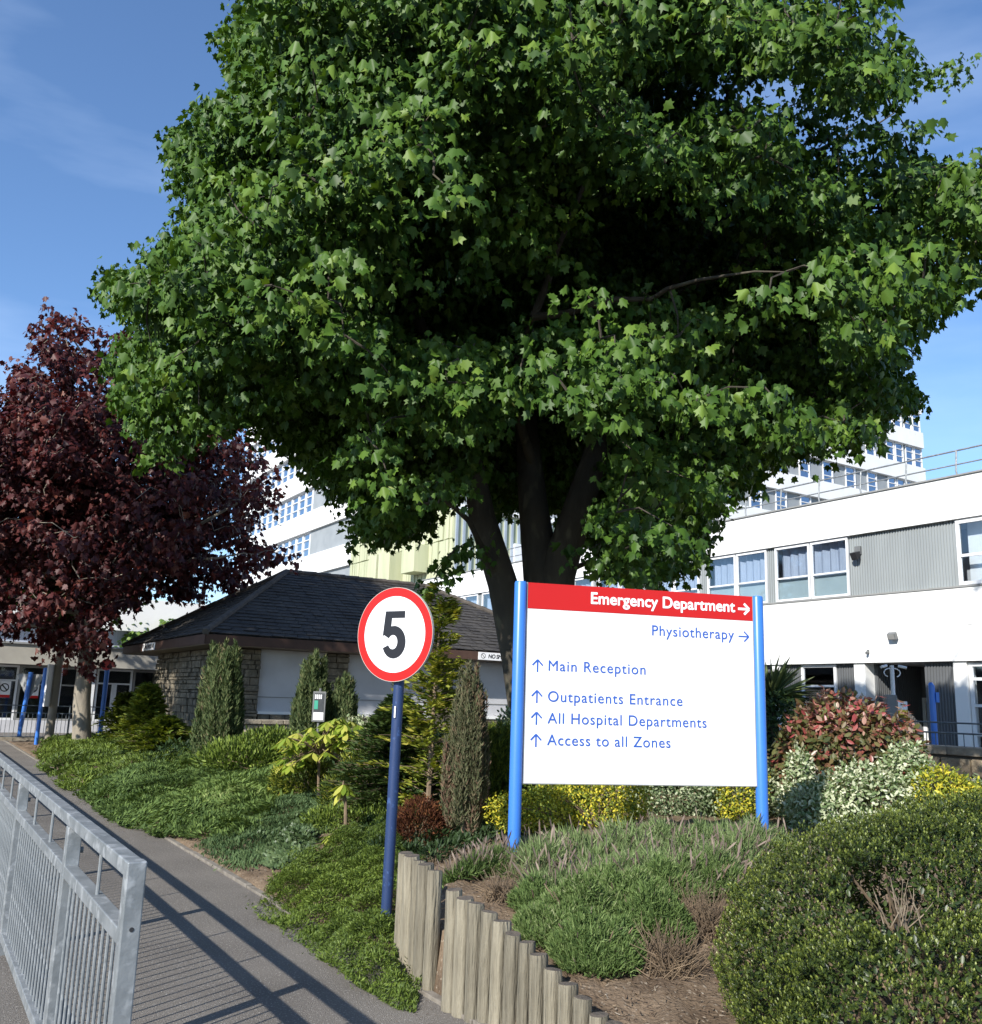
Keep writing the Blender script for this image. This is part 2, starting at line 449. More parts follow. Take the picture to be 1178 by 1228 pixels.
def lumps_points(lumps, n, depth=0.35):
    """points near the outside of a union of ellipsoids; returns points and outward normals"""
    L = [(np.array(c, float), np.array(r, float)) for c, r in lumps]
    w = np.array([(r[0] * r[1] + r[1] * r[2] + r[0] * r[2]) for c, r in L]); w /= w.sum()
    PP = []; NN = []
    for (c, r), wi in zip(L, w):
        m = int(n * wi * 1.5) + 4
        d = rdir(m); q = 1 - depth * rng.random(m) ** 1.8
        P = c + d * r * q[:, None]; N = nrm(d / r)
        keep = np.ones(m, bool)
        for c2, r2 in L:
            if c2 is c: continue
            keep &= np.sum(((P - c2) / r2) ** 2, axis=1) > (1 - depth) ** 2
        PP.append(P[keep]); NN.append(N[keep])
    P = np.vstack(PP); N = np.vstack(NN)
    g = ground(P[:, 0], P[:, 1]); k = P[:, 2] > g - 0.02
    P, N = P[k], N[k]
    if len(P) > n:
        i = rng.choice(len(P), n, replace=False); P, N = P[i], N[i]
    return P, N

def shrub(root, lumps, n, size, tmpl, material, name='foliage', depth=0.35, upw=0.6, jit=0.5, vfun=None, droop=0.0, facing=None):
    P, N = lumps_points(lumps, n, depth)
    m = len(P)
    P = P + rng.normal(size=P.shape) * 0.02
    if facing == 'sprig':       # tips point outward
        T = N + UP * upw + rng.normal(size=(m, 3)) * jit
        NN = rdir(m)
    else:                        # blades of leaves lie like shingles
        NN = N + UP * upw + rng.normal(size=(m, 3)) * jit
        T = rng.normal(size=(m, 3)) + N * 0.7 - UP * droop
    S = size * rng.uniform(0.65, 1.25, m)
    v = vfun(P, N) if vfun else rng.random(m)
    return foliage(name, P, NN, T, S, tmpl, material, np.clip(v, 0, 1), root)

def branches(mb, root, tips, r0=0.02, r1=0.006, n=5, sag=0.15):
    for t in tips:
        t = np.array(t); a = np.array(root); mid = (a + t) / 2 + np.array([rnd.uniform(-.1, .1), rnd.uniform(-.1, .1), sag * 0.3]) * np.linalg.norm(t - a)
        mb.tube([a, mid, t], [r0, (r0 + r1) / 2, r1], n, cap=False)

# ================================================================== THE SETTING
def sheet(name, pts, z, material):
    mb = MB(); mb.poly([(p[0], p[1], z) for p in pts], [tuple(range(len(pts)))]); o = mb.build(name, material)
    o['kind'] = 'structure'; return o
sheet('ground', [(-900, -300), (900, -300), (900, 1600), (-900, 1600)], -0.14, M_ROAD)
sheet('path', [uv_xy(-2.3, -4), uv_xy(0.02, -4), uv_xy(0.02, 31.2), uv_xy(-2.3, 31.2)], 0.0, M_ASPH)
sheet('forecourt', [uv_xy(-40, 31.2), uv_xy(20, 31.2), uv_xy(20, 60), uv_xy(-40, 60)], -0.002, mat('paving_grey', (0.14, 0.13, 0.12), (0.18, 0.165, 0.15), 0.9, 3, 0.2, 40))
sheet('road', [uv_xy(-14, -4), uv_xy(-2.45, -4), uv_xy(-2.45, 31.2), uv_xy(-14, 31.2)], -0.12, M_ROAD)
road_kerb = MB(); f_path = frameS(uv_xy(0, 0))
tagk = None
kerb = thing('road_kerb', 'concrete kerb beside the road, behind the galvanised barrier', 'kerb', (*uv_xy(-2.38, 0), -0.12))
for i in range(38):
    fbox(f_path, -4 + i * 0.92, -4 + i * 0.92 + 0.905, -0.13, 0.006, 2.3, 2.44, 'kerb_stone', M_KERB, kerb)
edging = thing('path_edging', 'thin concrete edging strip between the path and the planted bed', 'edging', (*uv_xy(0.03, 0), 0.0))
for i in range(38):
    v0 = -4 + i * 0.93
    w = rnd.uniform(-0.006, 0.006)
    fbox(f_path, v0, v0 + 0.915, -0.05, 0.022 + rnd.uniform(-0.006, 0.006), -0.075 + w, -0.02 + w, 'edging_stone', M_KERB, edging, bevel=0.004)

# planted bed terrain
us = np.concatenate([np.linspace(0.07, 6, 100), np.linspace(6.3, 46, 50)]); vs = np.concatenate([np.linspace(-3, 14, 230), np.linspace(14.2, 31, 90)])
U_, V_ = np.meshgrid(us, vs, indexing='ij')
X_ = DF[0] * (U_ + 2.63) + DS[0] * V_; Y_ = DF[1] * (U_ + 2.63) + DS[1] * V_
Z_ = ground(X_, Y_)
Z_ = Z_ + (0.012 * wob(X_ * 5, Y_ * 5, 2.0) + 0.012 * rng.normal(size=X_.shape)) * np.clip((U_ - 0.07) * 4, 0, 1)
Z_[0, :] = -0.04; Z_[:, -1] = -0.04
nv = len(vs); gi = np.arange(U_.size).reshape(U_.shape)
F = np.stack([gi[:-1, :-1], gi[1:, :-1], gi[1:, 1:], gi[:-1, 1:]], -1).reshape(-1, 4)
me = arrays_mesh('soil', np.stack([X_, Y_, Z_], -1).reshape(-1, 3), np.full(len(F), 4), F.ravel(), M_SOIL, smooth=True)
soil = link('planting_bed_soil', me); soil['kind'] = 'structure'
# litter: twigs, bark chips and pebbles lying on the soil
def litter(name, n, ulo, uhi, vlo, vhi, material, size, label, tm=T_NEED):
    u = rng.uniform(ulo, uhi, n); v = rng.uniform(vlo, vhi, n)
    x = DF[0] * (u + 2.63) + DS[0] * v; y = DF[1] * (u + 2.63) + DS[1] * v
    P = np.stack([x, y, ground(x, y) + 0.012], -1)
    T = rng.normal(size=(n, 3)) * [1, 1, 0.25]; N = UP + rng.normal(size=(n, 3)) * 0.3
    o = foliage(name, P, N, T, size * rng.uniform(0.4, 1.5, n), tm, material, rng.random(n)); tag(o, label, 'litter')
M_LIT = leafmat('leaf_litter', [(0.0, (0.09, 0.06, 0.04)), (0.5, (0.15, 0.105, 0.07)), (0.93, (0.24, 0.18, 0.12)), (1.0, (0.5, 0.45, 0.37))], 0.1, 0.9, 0.1)
litter('bark_litter', 9000, 0.08, 1.6, 3.0, 17, M_LIT, 0.022, 'dry twigs and bark crumbs along the bare soil edge of the path')
n_ = 900; u_ = -np.abs(rng.normal(size=n_)) * .22; v_ = rng.uniform(2.5, 20, n_)
P_ = np.stack([DF[0] * (u_ + 2.63) + DS[0] * v_, DF[1] * (u_ + 2.63) + DS[1] * v_, np.full(n_, .006)], -1)
tag(foliage('path_litter', P_, UP + rng.normal(size=(n_, 3)) * .2, rng.normal(size=(n_, 3)) * [1, 1, .1], .016 * rng.uniform(.4, 1.6, n_), T_NEED, M_LIT, rng.random(n_)), 'scattered crumbs and dead bits along the edge of the tarmac path', 'litter')
litter('bed_litter', 9000, 0.3, 3.2, 0.8, 5.2, M_LIT, 0.026, 'dead stems and crumbs on the bare soil below the big round shrub')

# ================================================================== BUILDINGS
def window_unit(f, root, s0, s1, z0, z1, rows, o=0.03, depth=0.06, fw=0.05, cols=1, frame_mat=None, pane_mat=None, inner=None, lower=None, cache={}):
    """window > frame, pane; panes are set back from the frame face"""
    w = MB(); fm = frame_mat or M_WHITEP
    f.box(w, s0, s0 + fw, z0, z1, o - depth, o); f.box(w, s1 - fw, s1, z0, z1, o - depth, o)
    f.box(w, s0 + fw, s1 - fw, z0, z0 + fw, o - depth, o - 0.002); f.box(w, s0 + fw, s1 - fw, z1 - fw, z1, o - depth, o - 0.002)
    zz = [z0] + [z0 + (z1 - z0) * r for r in rows] + [z1]
    for z in zz[1:-1]: f.box(w, s0 + fw, s1 - fw, z - fw * 0.4, z + fw * 0.4, o - depth, o - 0.004)
    win = w.build('window', fm, root, loc=f.pt((s0 + s1) / 2, 0, z0))
    for i in range(len(zz) - 1):
        p = MB(); f.box(p, s0 + fw * 0.9, s1 - fw * 0.9, zz[i] + fw * 0.3, zz[i + 1] - fw * 0.3, o - depth + 0.012, o - depth + 0.02)
        pm = pane_mat or M_GLASS
        p.build('pane', pm, win, loc=f.pt((s0 + s1) / 2, 0, zz[i]))
    return win

# ---- right-hand two-storey wing
P_R = at_y(1178, 860, 21.0); fR = frameS(P_R[:2])
rb = thing('hospital_wing', 'two-storey white rendered wing with grey ribbed panels and roof handrail on the right', 'building', tuple(fR.pt(5, 0, 0.2)))
SL, SR = 27.0, -7.0
fbox(fR, SR, SL, 6.10, 7.10, -9, 0.12, 'parapet_band', M_WHITE, rb)
fbox(fR, SR, SL, 7.102, 7.14, -9, 0.16, 'coping', M_GREYB, rb)
fbox(fR, SR, SL, 2.84, 3.647, -9, 0.12, 'lower_fascia', M_WHITE, rb)
fbox(fR, SR, SL, 3.655, 4.50, -9, 0.125, 'upper_fascia', M_WHITE, rb)
fbox(fR, SR, SL, 3.64, 3.66, -1, 0.10, 'fascia_joint', M_GREYB, rb)
fbox(fR, SR, SL, 4.502, 4.54, -0.2, 0.15, 'window_sill', M_GREYB, rb)
fbox(fR, SR, SL, 4.5, 6.1, -9, -1.2, 'inner_wall', M_SHUT, rb)
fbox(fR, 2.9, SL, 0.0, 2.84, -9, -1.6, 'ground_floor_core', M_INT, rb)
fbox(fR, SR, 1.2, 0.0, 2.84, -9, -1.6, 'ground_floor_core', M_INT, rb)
def ribs(f, root, s0, s1, z0, z1, material, pitch=0.075, o=0.0):
    mb = MB(); f.box(mb, s0, s1, z0, z1, o - 0.08, o)
    k = s0 + pitch / 2
    while k < s1 - pitch * 0.4:
        f.box(mb, k - pitch * 0.24, k + pitch * 0.24, z0 + 0.004, z1 - 0.004, o - 0.001, o + 0.022); k += pitch
    return mb.build('ribbed_cladding', material, root, kind='stuff')
ribs(fR, rb, 0.30, 3.24, 4.54, 6.1, M_CLAD)
def wing_window(s0, s1, openl=False):
    m = (s0 + s1) / 2
    for a, b in ((s0, m - 0.02), (m + 0.02, s1)):
        window_unit(fR, rb, a, b, 4.56, 6.07, [0.42], o=0.07, fw=0.055)
        fbox(fR, a + 0.03, b - 0.03, 4.6, 5.17, -0.06, -0.04, 'frosted_panel', M_FROST, rb)
    mb = MB()                   # net curtain with folds
    n = 26
    P = []
    for i in range(n + 1):
        s = s0 + 0.05 + (s1 - s0 - 0.1) * i / n; o = -0.16 + 0.03 * math.sin(i * 2.1) + rnd.uniform(-.01, .01)
        P += [fR.pt(s, o, 5.15), fR.pt(s, o, 6.05)]
    mb.poly(P, [(2 * i, 2 * i + 2, 2 * i + 3, 2 * i + 1) for i in range(n)])
    mb.build('curtain', M_CURT, rb)
wing_window(3.25, 5.66); wing_window(5.97, 8.30); wing_window(8.66, 10.95)
s = 11.3
while s < 24:
    wing_window(s, s + 2.3); s += 2.65
for a, b in ((5.66, 5.97), (8.30, 8.66)) + tuple((11.3 - .35 + 2.65 * i, 11.3 + 2.65 * i) for i in range(6)):
    ribs(fR, rb, a, b, 4.54, 6.1, M_CLAD)
window_unit(fR, rb, -1.1, 0.28, 4.56, 6.07, [0.45], o=0.07, fw=0.08)
fbox(fR, -1.0, 0.2, 4.6, 6.05, -0.3, -0.28, 'blind', M_PANEL, rb)
ribs(fR, rb, -7, -1.12, 4.54, 6.1, M_CLAD)
# ground floor
for a, b in ((0.25, 0.56), (2.90, 3.22), (5.60, 5.88), (8.3, 8.6), (11.0, 11.3), (14, 14.3), (17, 17.3), (-2.6, -2.3)):
    fbox(fR, a, b, 0.1, 2.84, -0.3, 0.06, 'column', M_WHITE, rb)
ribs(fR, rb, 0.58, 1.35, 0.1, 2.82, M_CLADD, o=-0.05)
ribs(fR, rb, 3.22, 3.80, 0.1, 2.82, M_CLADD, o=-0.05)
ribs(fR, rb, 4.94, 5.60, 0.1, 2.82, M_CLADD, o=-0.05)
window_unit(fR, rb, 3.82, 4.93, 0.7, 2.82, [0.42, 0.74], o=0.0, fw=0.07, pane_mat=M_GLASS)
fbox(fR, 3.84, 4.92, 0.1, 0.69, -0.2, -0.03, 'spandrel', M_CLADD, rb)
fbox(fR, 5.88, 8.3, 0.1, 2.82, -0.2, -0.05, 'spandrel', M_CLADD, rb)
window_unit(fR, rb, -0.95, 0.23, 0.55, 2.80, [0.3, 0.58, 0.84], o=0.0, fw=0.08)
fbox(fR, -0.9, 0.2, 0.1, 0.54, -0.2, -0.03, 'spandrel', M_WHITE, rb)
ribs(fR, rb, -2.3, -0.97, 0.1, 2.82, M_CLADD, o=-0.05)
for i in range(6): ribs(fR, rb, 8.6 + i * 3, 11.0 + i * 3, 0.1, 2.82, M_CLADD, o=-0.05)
# entrance recess: side wall, back wall with door
mb = MB(); fR.box(mb, 2.84, 2.90, 0.1, 2.84, -2.2, -0.3); mb.build('recess_side_wall', M_CLADD, rb)
mb = MB()
for k in range(24): fR.box(mb, 2.815, 2.84, 0.1, 2.83, -2.15 + k * 0.078, -2.115 + k * 0.078)
mb.build('ribbed_cladding', M_CLADD, rb, kind='stuff')
fbox(fR, 1.2, 2.84, 2.05, 2.84, -2.2, -2.1, 'recess_back_wall', M_CLADD, rb)
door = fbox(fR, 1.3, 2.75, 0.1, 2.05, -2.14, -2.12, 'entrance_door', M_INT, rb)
mb = MB()
for a, b in ((1.28, 1.38), (1.98, 2.08), (2.70, 2.80)): fR.box(mb, a, b, 0.1, 2.05, -2.12, -2.04)
fR.box(mb, 1.38, 2.70, 1.94, 2.05, -2.12, -2.05); fR.box(mb, 1.38, 1.98, 0.95, 1.03, -2.12, -2.05); fR.box(mb, 2.08, 2.70, 0.95, 1.03, -2.12, -2.05)
mb.build('door_frame', M_WHITEP, rb)
# roof handrail
rh = thing('roof_handrail', 'thin pale metal handrail along the roof edge of the white wing', 'railing', tuple(fR.pt(6, -0.35, 7.14)))
for z, r in ((7.84, 0.022), (7.50, 0.018)):
    mb = MB(); mb.tube([fR.pt(SR, -0.3, z), fR.pt(22, -0.3, z)], r, 8); mb.build('rail', M_GALV, rh, smooth=True)
s = -6.3
while s < 22:
    mb = MB(); mb.tube([fR.pt(s, -0.3, 7.12), fR.pt(s + 0.02, -0.27, 7.35), fR.pt(s, -0.3, 7.84)], 0.022, 8); mb.build('post', M_GALV, rh, smooth=True); s += 1.33
# fittings on the wing
def wall_box(name, label, cat, s, z, w, h, d, material, f=fR, o=0.13):
    t = thing(name, label, cat, tuple(f.pt(s, o, z))); return t
t = thing('wall_lamp', 'dark bulkhead wall lamp on the grey ribbed upper panel', 'lamp', tuple(fR.pt(2.94, 0.03, 5.68)))
mb = MB(); fR.box(mb, 2.86, 3.02, 5.58, 5.80, 0.02, 0.10); mb.build('back_plate', M_LAMPG, t, bevel=0.01)
mb = MB(); mb.hexa([fR.pt(2.85, 0.10, 5.50), fR.pt(3.03, 0.10, 5.50), fR.pt(3.03, 0.20, 5.42), fR.pt(2.85, 0.20, 5.42), fR.pt(2.85, 0.10, 5.66), fR.pt(3.03, 0.10, 5.66), fR.pt(3.03, 0.30, 5.60), fR.pt(2.85, 0.30, 5.60)]); mb.build('lamp_hood', M_BLACKM, t, bevel=0.01)
t = thing('floodlight', 'small square grey floodlight on the white fascia over the entrance', 'floodlight', tuple(fR.pt(1.96, 0.13, 3.5)))
mb = MB(); fR.box(mb, 1.93, 1.99, 3.42, 3.5, 0.12, 0.2); mb.build('bracket', M_BLACKM, t)
mb = MB(); mb.hexa([fR.pt(1.85, 0.16, 3.40), fR.pt(2.07, 0.16, 3.40), fR.pt(2.07, 0.26, 3.36), fR.pt(1.85, 0.26, 3.36), fR.pt(1.85, 0.22, 3.56), fR.pt(2.07, 0.22, 3.56), fR.pt(2.07, 0.30, 3.50), fR.pt(1.85, 0.30, 3.50)]); mb.build('casing', M_LAMPG, t, bevel=0.008)
mb = MB(); mb.hexa([fR.pt(1.88, 0.262, 3.38), fR.pt(2.04, 0.262, 3.38), fR.pt(2.04, 0.268, 3.378), fR.pt(1.88, 0.268, 3.378), fR.pt(1.88, 0.30, 3.49), fR.pt(2.04, 0.30, 3.49), fR.pt(2.04, 0.306, 3.488), fR.pt(1.88, 0.306, 3.488)]); mb.build('lens', M_GREYB, t)
t = thing('security_camera', 'tiny grey camera on the white fascia left of the floodlight', 'camera', tuple(fR.pt(2.72, 0.13, 3.1)))
mb = MB(); fR.box(mb, 2.70, 2.76, 3.06, 3.16, 0.12, 0.15); mb.build('base', M_LAMPG, t)
mb = MB(); mb.tube([fR.pt(2.73, 0.14, 3.1), fR.pt(2.70, 0.24, 3.07)], 0.035, 10); mb.build('camera_body', M_LAMPG, t, smooth=True)

# ---- tower
fA = frameS((-8.34 - 0.0, 62.0))
P_B = at_y(1105, 860, 85.0); fB = frameF(P_B[:2])
tower = thing('hospital_tower', 'tall grey and white banded tower block with a sharp corner behind the green tree', 'building', tuple(fB.pt(-10, 0, 0)))
B0, B1 = -52.4, 2.75
ST = 3.53
fbox(fB, B0, B1 - 0.1, 0, 31.5, -16, -0.25, 'core_wall', M_TOWERP, tower)
Bw = [14.25 + ST * k for k in range(-3, 5)]
for z in Bw:
    fbox(fB, B0, B1, z - 1.55, z, -0.25, 0.12, 'white_band', M_WHITE, tower)
fbox(fB, B0, B1, 30.25, 31.85, -16.2, 0.12, 'roof_band', M_WHITE, tower)
def tower_win(f, root, s, w, z0, z1, src=[None]):
    """frame object with three pane sub-parts; mesh data shared"""
    c = f.pt(s + w / 2, 0, z0)
    key = (id(f), round(w, 2), round(z1 - z0, 2))
    if key not in TW:
        win = window_unit(f, root, s, s + w, z0, z1, [0.34, 0.70], o=-0.12, depth=0.1, fw=0.09, pane_mat=M_GLASSD)
        TW[key] = win; return
    src_ = TW[key]
    win = share(src_, 'window', root, c)
    for ch in src_.children:
        d = ch.copy(); d.name = 'pane'; COL.objects.link(d); d.parent = win
TW = {}
for z in Bw[2:]:
    zt = z + ST - 1.56
    for s in (1.55, 0.2, -1.35, -2.7): tower_win(fB, tower, s, 1.2, z + 0.01, zt)
    s = -5.7
    while s > -33:
        tower_win(fB, tower, s, 1.35, z + 0.01, zt); s -= 3.05
wing = thing('ward_block', 'white banded ward block with ribbon windows left of the green tree', 'building', tuple(fA.pt(10, 0, 0)))
A0, A1 = -5.0, 30.0
fbox(fA, A0, A1, 0, 27.8, -14, -0.3, 'core_wall', M_TOWERP, wing)
Aw = [12.15 + ST * k for k in range(-2, 5)]
for z in Aw: fbox(fA, A0, A1, z - 1.57, z, -0.3, 0.12, 'white_band', M_WHITE, wing)
fbox(fA, A0, A1, 26.27, 27.9, -14.2, 0.12, 'roof_band', M_WHITE, wing)
for j, z in enumerate(Aw[1:]):
    zt = z + ST - 1.58
    s = 9.64 if j == 1 else (1.9 if j == 0 else (6.55 if j == 2 else 3.4))
    while s < 29:
        tower_win(fA, wing, s, 1.48, z + 0.01, zt); s += 1.58
# stair core, board-marked concrete
core = thing('stair_core', 'moss-stained board-marked concrete block jutting above the hut roof', 'building', (-1.9, 46.8, 0))
fC = frameS((-7.53, 56.0)); fD = frameF((-1.9, 46.79)); 
mb = MB(); fC.box(mb, -10.83, 2.1, 0.2, 11.33, -11, 0.0); mb.build('concrete_wall', M_CONC, core)
mb = MB()
s = -10.8
while s < 2.0:
    w = rnd.uniform(0.28, 0.5); 
    for z0, z1 in ((0.2, 5.6), (5.65, 9.66), (9.72, 11.36)):
        fC.box(mb, s, s + w - 0.05, z0, z1, -0.001, rnd.uniform(0.03, 0.11))
    s += w
mb.build('concrete_boards', M_CONC, core, kind='stuff')
for a, b, z0, z1 in ((-3.55, -2.5, 7.9, 9.62), (-5.3, -3.85, 7.9, 9.62), (-8.3, -6.8, 8.15, 9.64)):
    fbox(fC, a, b, z0, z1, 0, 0.9, 'concrete_box', M_CONC, core, bevel=0.02)
mb = MB(); fD.box(mb, 0.0, 13.0, 0.2, 11.2, -0.5, 0.0)
k = 0.1
while k < 12.9:
    fD.box(mb, k, k + 0.13, 0.3, 11.1, 0, 0.14); k += 0.42
mb.build('ribbed_cladding', M_RIBB, core, kind='stuff')
fbox(fD, -0.1, 13.1, 11.22, 11.5, -11, 0.25, 'roof_edge', M_WHITE, core)
fbox(fD, 3.6, 4.8, 7.0, 9.8, 0.14, 0.3, 'window_frame', M_WHITEP, core)
fbox(fD, 0.0, 13.0, 7.1, 7.9, 0.02, 0.16, 'grille', M_GREYB, core)

# ---- left entrance building
P_L = at_y(80, 860, 33.0); fL = frameF(P_L[:2])
lb = thing('entrance_building', 'low glazed entrance building with beige canopy behind the dark red tree', 'building', tuple(fL.pt(0, 0, 0)))
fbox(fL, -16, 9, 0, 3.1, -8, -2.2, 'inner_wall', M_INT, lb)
fbox(fL, -16, 9, 2.32, 3.0, -7, 0.0, 'canopy', M_BEIGE, lb)
fbox(fL, -16, 9, 3.0, 3.06, -7, 0.08, 'canopy_edge', M_GREYB, lb)
fbox(fL, -16, 9, 3.7, 4.9, -8, -0.6, 'white_band', M_WHITE, lb)
fbox(fL, -16, 9, 3.06, 3.7, -7, -1.0, 'clerestory', M_CURT, lb)
fbox(fL, -16, 9, 0.0, 0.42, -1.4, -1.15, 'plinth', M_SHUT, lb)
s = -15.5
i = 0
while s < 8.5:
    w = 1.25
    if i % 3 == 1:      # a pair of doors
        window_unit(fL, lb, s, s + w, 0.42, 2.30, [0.72], o=-1.15, depth=0.1, fw=0.07, frame_mat=M_WHITEP)
        fbox(fL, s + 0.55, s + 0.72, 0.42, 1.75, -1.22, -1.12, 'door_stile', M_WHITEP, lb)
    else:
        window_unit(fL, lb, s, s + w, 0.42, 2.30, [0.66], o=-1.15, depth=0.1, fw=0.07, frame_mat=M_GREYB)
    s += w + 0.02; i += 1
for s in (-14.8, -9.9, -4.6, 0.7, 5.4): fbox(fL, s, s + 0.16, 0, 2.32, -0.6, -0.44, 'canopy_post', M_WHITEP, lb)
def prohibition_notice(s, z, label):
    t = thing('no_smoking_notice', label, 'notice', tuple(fL.pt(s, -1.13, z)), 'no-smoking notices on the entrance glazing')
    fbox(fL, s - 0.19, s + 0.19, z - 0.28, z + 0.28, -1.135, -1.12, 'plate', M_PANEL, t)
    fbox(fL, s - 0.19, s + 0.19, z - 0.28, z - 0.19, -1.12, -1.115, 'red_strip', M_RED, t)
    mb = MB(); c = fL.pt(s, -1.11, z + 0.06); n = 20
    for k in range(n):
        a0, a1 = 2 * math.pi * k / n, 2 * math.pi * (k + 1) / n
        q = []
        for a, r in ((a0, .11), (a1, .11), (a1, .145), (a0, .145)):
            p = fL.pt(s + r * math.cos(a), -1.112, z + 0.06 + r * math.sin(a)); q.append(p)
        mb.poly(q, [(0, 1, 2, 3)])
    mb.poly([fL.pt(s - .1, -1.113, z + .14), fL.pt(s - .07, -1.113, z + .165), fL.pt(s + .1, -1.113, z - .02), fL.pt(s + .07, -1.113, z - .045)], [(0, 1, 2, 3)])
    mb.build('prohibition_ring', M_BLACKM, t)
prohibition_notice(-1.95, 1.46, 'small white no-smoking notice on the entrance glazing, further left one')
prohibition_notice(-1.05, 1.46, 'small white no-smoking notice on the entrance glazing beside the white edge-on sign')

# ---- stone hut with hipped slate roof
HC = np.array([-5.85, 19.47]); HL, HW = 8.71, 10.5; ZE, ZR = 2.80, 4.80; HB = 3.15
hut = thing('stone_hut', 'low stone hut with dark hipped slate roof, boarded openings and brown fascia', 'hut', (*HC, 0.4))
fH = frameS(HC); fG = frameF(HC)    # fH: left side (s along DS), fG: front (s along DF)
def hp(a, b, z):                   # a along DF, b along DS from the near eave corner
    q = HC + DF * a + DS * b; return np.array([q[0], q[1], z])
ap1 = hp(HB, HL / 2, ZR); ap2 = hp(HB + 4.2, HL / 2, ZR)
c0, c1, c2, c3 = hp(0, 0, ZE), hp(HW, 0, ZE), hp(HW, HL, ZE), hp(0, HL, ZE)
def slate_slope(A, B, C, D, name):
    """A-B eave, D-C ridge (D may equal C); courses of slates laid over the slope"""
    mb = MB(); nrmv = np.cross(B - A, D - A); nrmv /= np.linalg.norm(nrmv)
    mb.poly([A - nrmv * .03, B - nrmv * .03, C - nrmv * .03, D - nrmv * .03], [(0, 1, 2, 3)])
    slope = np.linalg.norm((D + C) / 2 - (A + B) / 2); n = int(slope / 0.21)
    for i in range(n):
        t0, t1 = i / n, min(1, (i + 1.25) / n)
        P0, Q0 = A + (D - A) * t0, B + (C - B) * t0
        P1, Q1 = A + (D - A) * t1, B + (C - B) * t1
        L = np.linalg.norm(Q0 - P0); m = max(1, int(L / 0.28))
        off = 0.5 if i % 2 else 0
        for j in range(-1, m + 1):
            a, b = (j + off + 0.02) / m, (j + off + 0.97) / m
            a, b = max(0, a), min(1, b)
            if b <= a: continue
            h = rnd.uniform(0.018, 0.032); jz = rnd.uniform(-.006, .006)
            # clip upper edge to the narrower upper line
            u0, u1 = P0 + (Q0 - P0) * a, P0 + (Q0 - P0) * b
            w0, w1 = P1 + (Q1 - P1) * a, P1 + (Q1 - P1) * b
            mb.poly([u0 + nrmv * (h + jz), u1 + nrmv * (h + jz), w1 + nrmv * 0.004, w0 + nrmv * 0.004, u0 + nrmv * (h - .014), u1 + nrmv * (h - .014)], [(0, 1, 2, 3), (4, 5, 1, 0)])
    return mb.build(name, M_SLATE, hut, kind='stuff')
for q in ((c0, c1, ap2, ap1), (c1, c2, ap2, ap2), (c2, c3, ap1, ap2), (c3, c0, ap1, ap1)): slate_slope(*q, 'roof_slates')
def ridge_line(A, B, cnt):
    for i in range(cnt):
        p, q = A + (B - A) * (i / cnt), A + (B - A) * ((i + 0.985) / cnt)
        mb = MB(); up = np.array([0, 0, 0.035 + rnd.uniform(-.006, .006)])
        mb.tube([p + up * 0.6, q + up], 0.075, 8); mb.build('ridge_tile', M_RIDGE, hut, smooth=True)
ridge_line(ap1, ap2, 10); ridge_line(c1, ap2, 12); ridge_line(c0, ap1, 12); ridge_line(c3, ap1, 12)
fbox(fG, 0.0, HW, ZE - 0.22, ZE - 0.02, -0.03, 0.0, 'fascia', M_FASCIA, hut)
fbox(fH, 0.0, HL, ZE - 0.22, ZE - 0.02, -0.03, 0.002, 'fascia', M_FASCIA, hut)
fbox(fG, 0.03, HW - 0.03, ZE - 0.235, ZE - 0.205, -HL + 0.05, -0.035, 'soffit', M_SOFFIT, hut)
mb = MB()
def wseg(f, s0, s1, z0, z1, o):
    f.box(mb, s0, s1, z0, z1, o - 0.28, o)
WO = -0.62        # wall set back under the eave
wseg(fG, 0.62, 1.42, 0.1, ZE - .24, WO); wseg(fG, 1.44, HW - 0.6, 0.1, 1.16, WO)
wseg(fG, 2.98, 3.5, 0.1, ZE - .24, WO); wseg(fG, 5.72, 6.28, 0.1, ZE - .24, WO); wseg(fG, 8.4, HW - 0.6, 0.1, ZE - .24, WO)
wseg(fH, 0.9, HL - 1.9, 0.1, ZE - .24, WO)
mb.build('wall', M_MORTAR, hut)
mb = MB()
def stones(f, s0, s1, z0, z1, o):
    z = z0
    while z < z1 - 0.03:
        h = min(rnd.choice([0.07, 0.10, 0.13, 0.17]), z1 - z); s = s0
        while s < s1 - 0.02:
            w = min(rnd.uniform(0.18, 0.55), s1 - s)
            d = rnd.uniform(0.01, 0.10)
            j = lambda: rnd.uniform(-.008, .008)
            mb.hexa([f.pt(s + .01 + j(), o, z + .008), f.pt(s + w - .01, o, z + .008), f.pt(s + w - .012, o + d + j(), z + .01), f.pt(s + .012, o + d + j(), z + .01),
                     f.pt(s + .01, o, z + h - .006), f.pt(s + w - .01 + j(), o, z + h - .006), f.pt(s + w - .014, o + d + j(), z + h - .01), f.pt(s + .014, o + d + j(), z + h - .01)])
            s += w
        z += h
stones(fG, 0.62, 1.42, 0.3, ZE - .25, WO); stones(fG, 2.98, 3.5, 0.3, ZE - .25, WO); stones(fG, 5.72, 6.28, 0.3, ZE - .25, WO); stones(fG, 8.4, HW - .6, .3, ZE - .25, WO)
stones(fG, 1.44, 2.97, 0.3, 1.16, WO); stones(fG, 3.5, 5.72, 0.3, 1.16, WO); stones(fG, 6.28, 8.4, 0.3, 1.16, WO)
stones(fH, 0.9, HL - 1.9, 0.3, ZE - .25, WO)
mb.build('stone_facing', mat('dark_sandstone', (0.20, 0.17, 0.125), (0.11, 0.095, 0.07), 0.95, 5, 0.8, 24, wear=((0.26, 0.225, 0.165), 7, 0.55, 0.72)), hut, kind='stuff')  # hut facing gets a darker tone of the sandstone
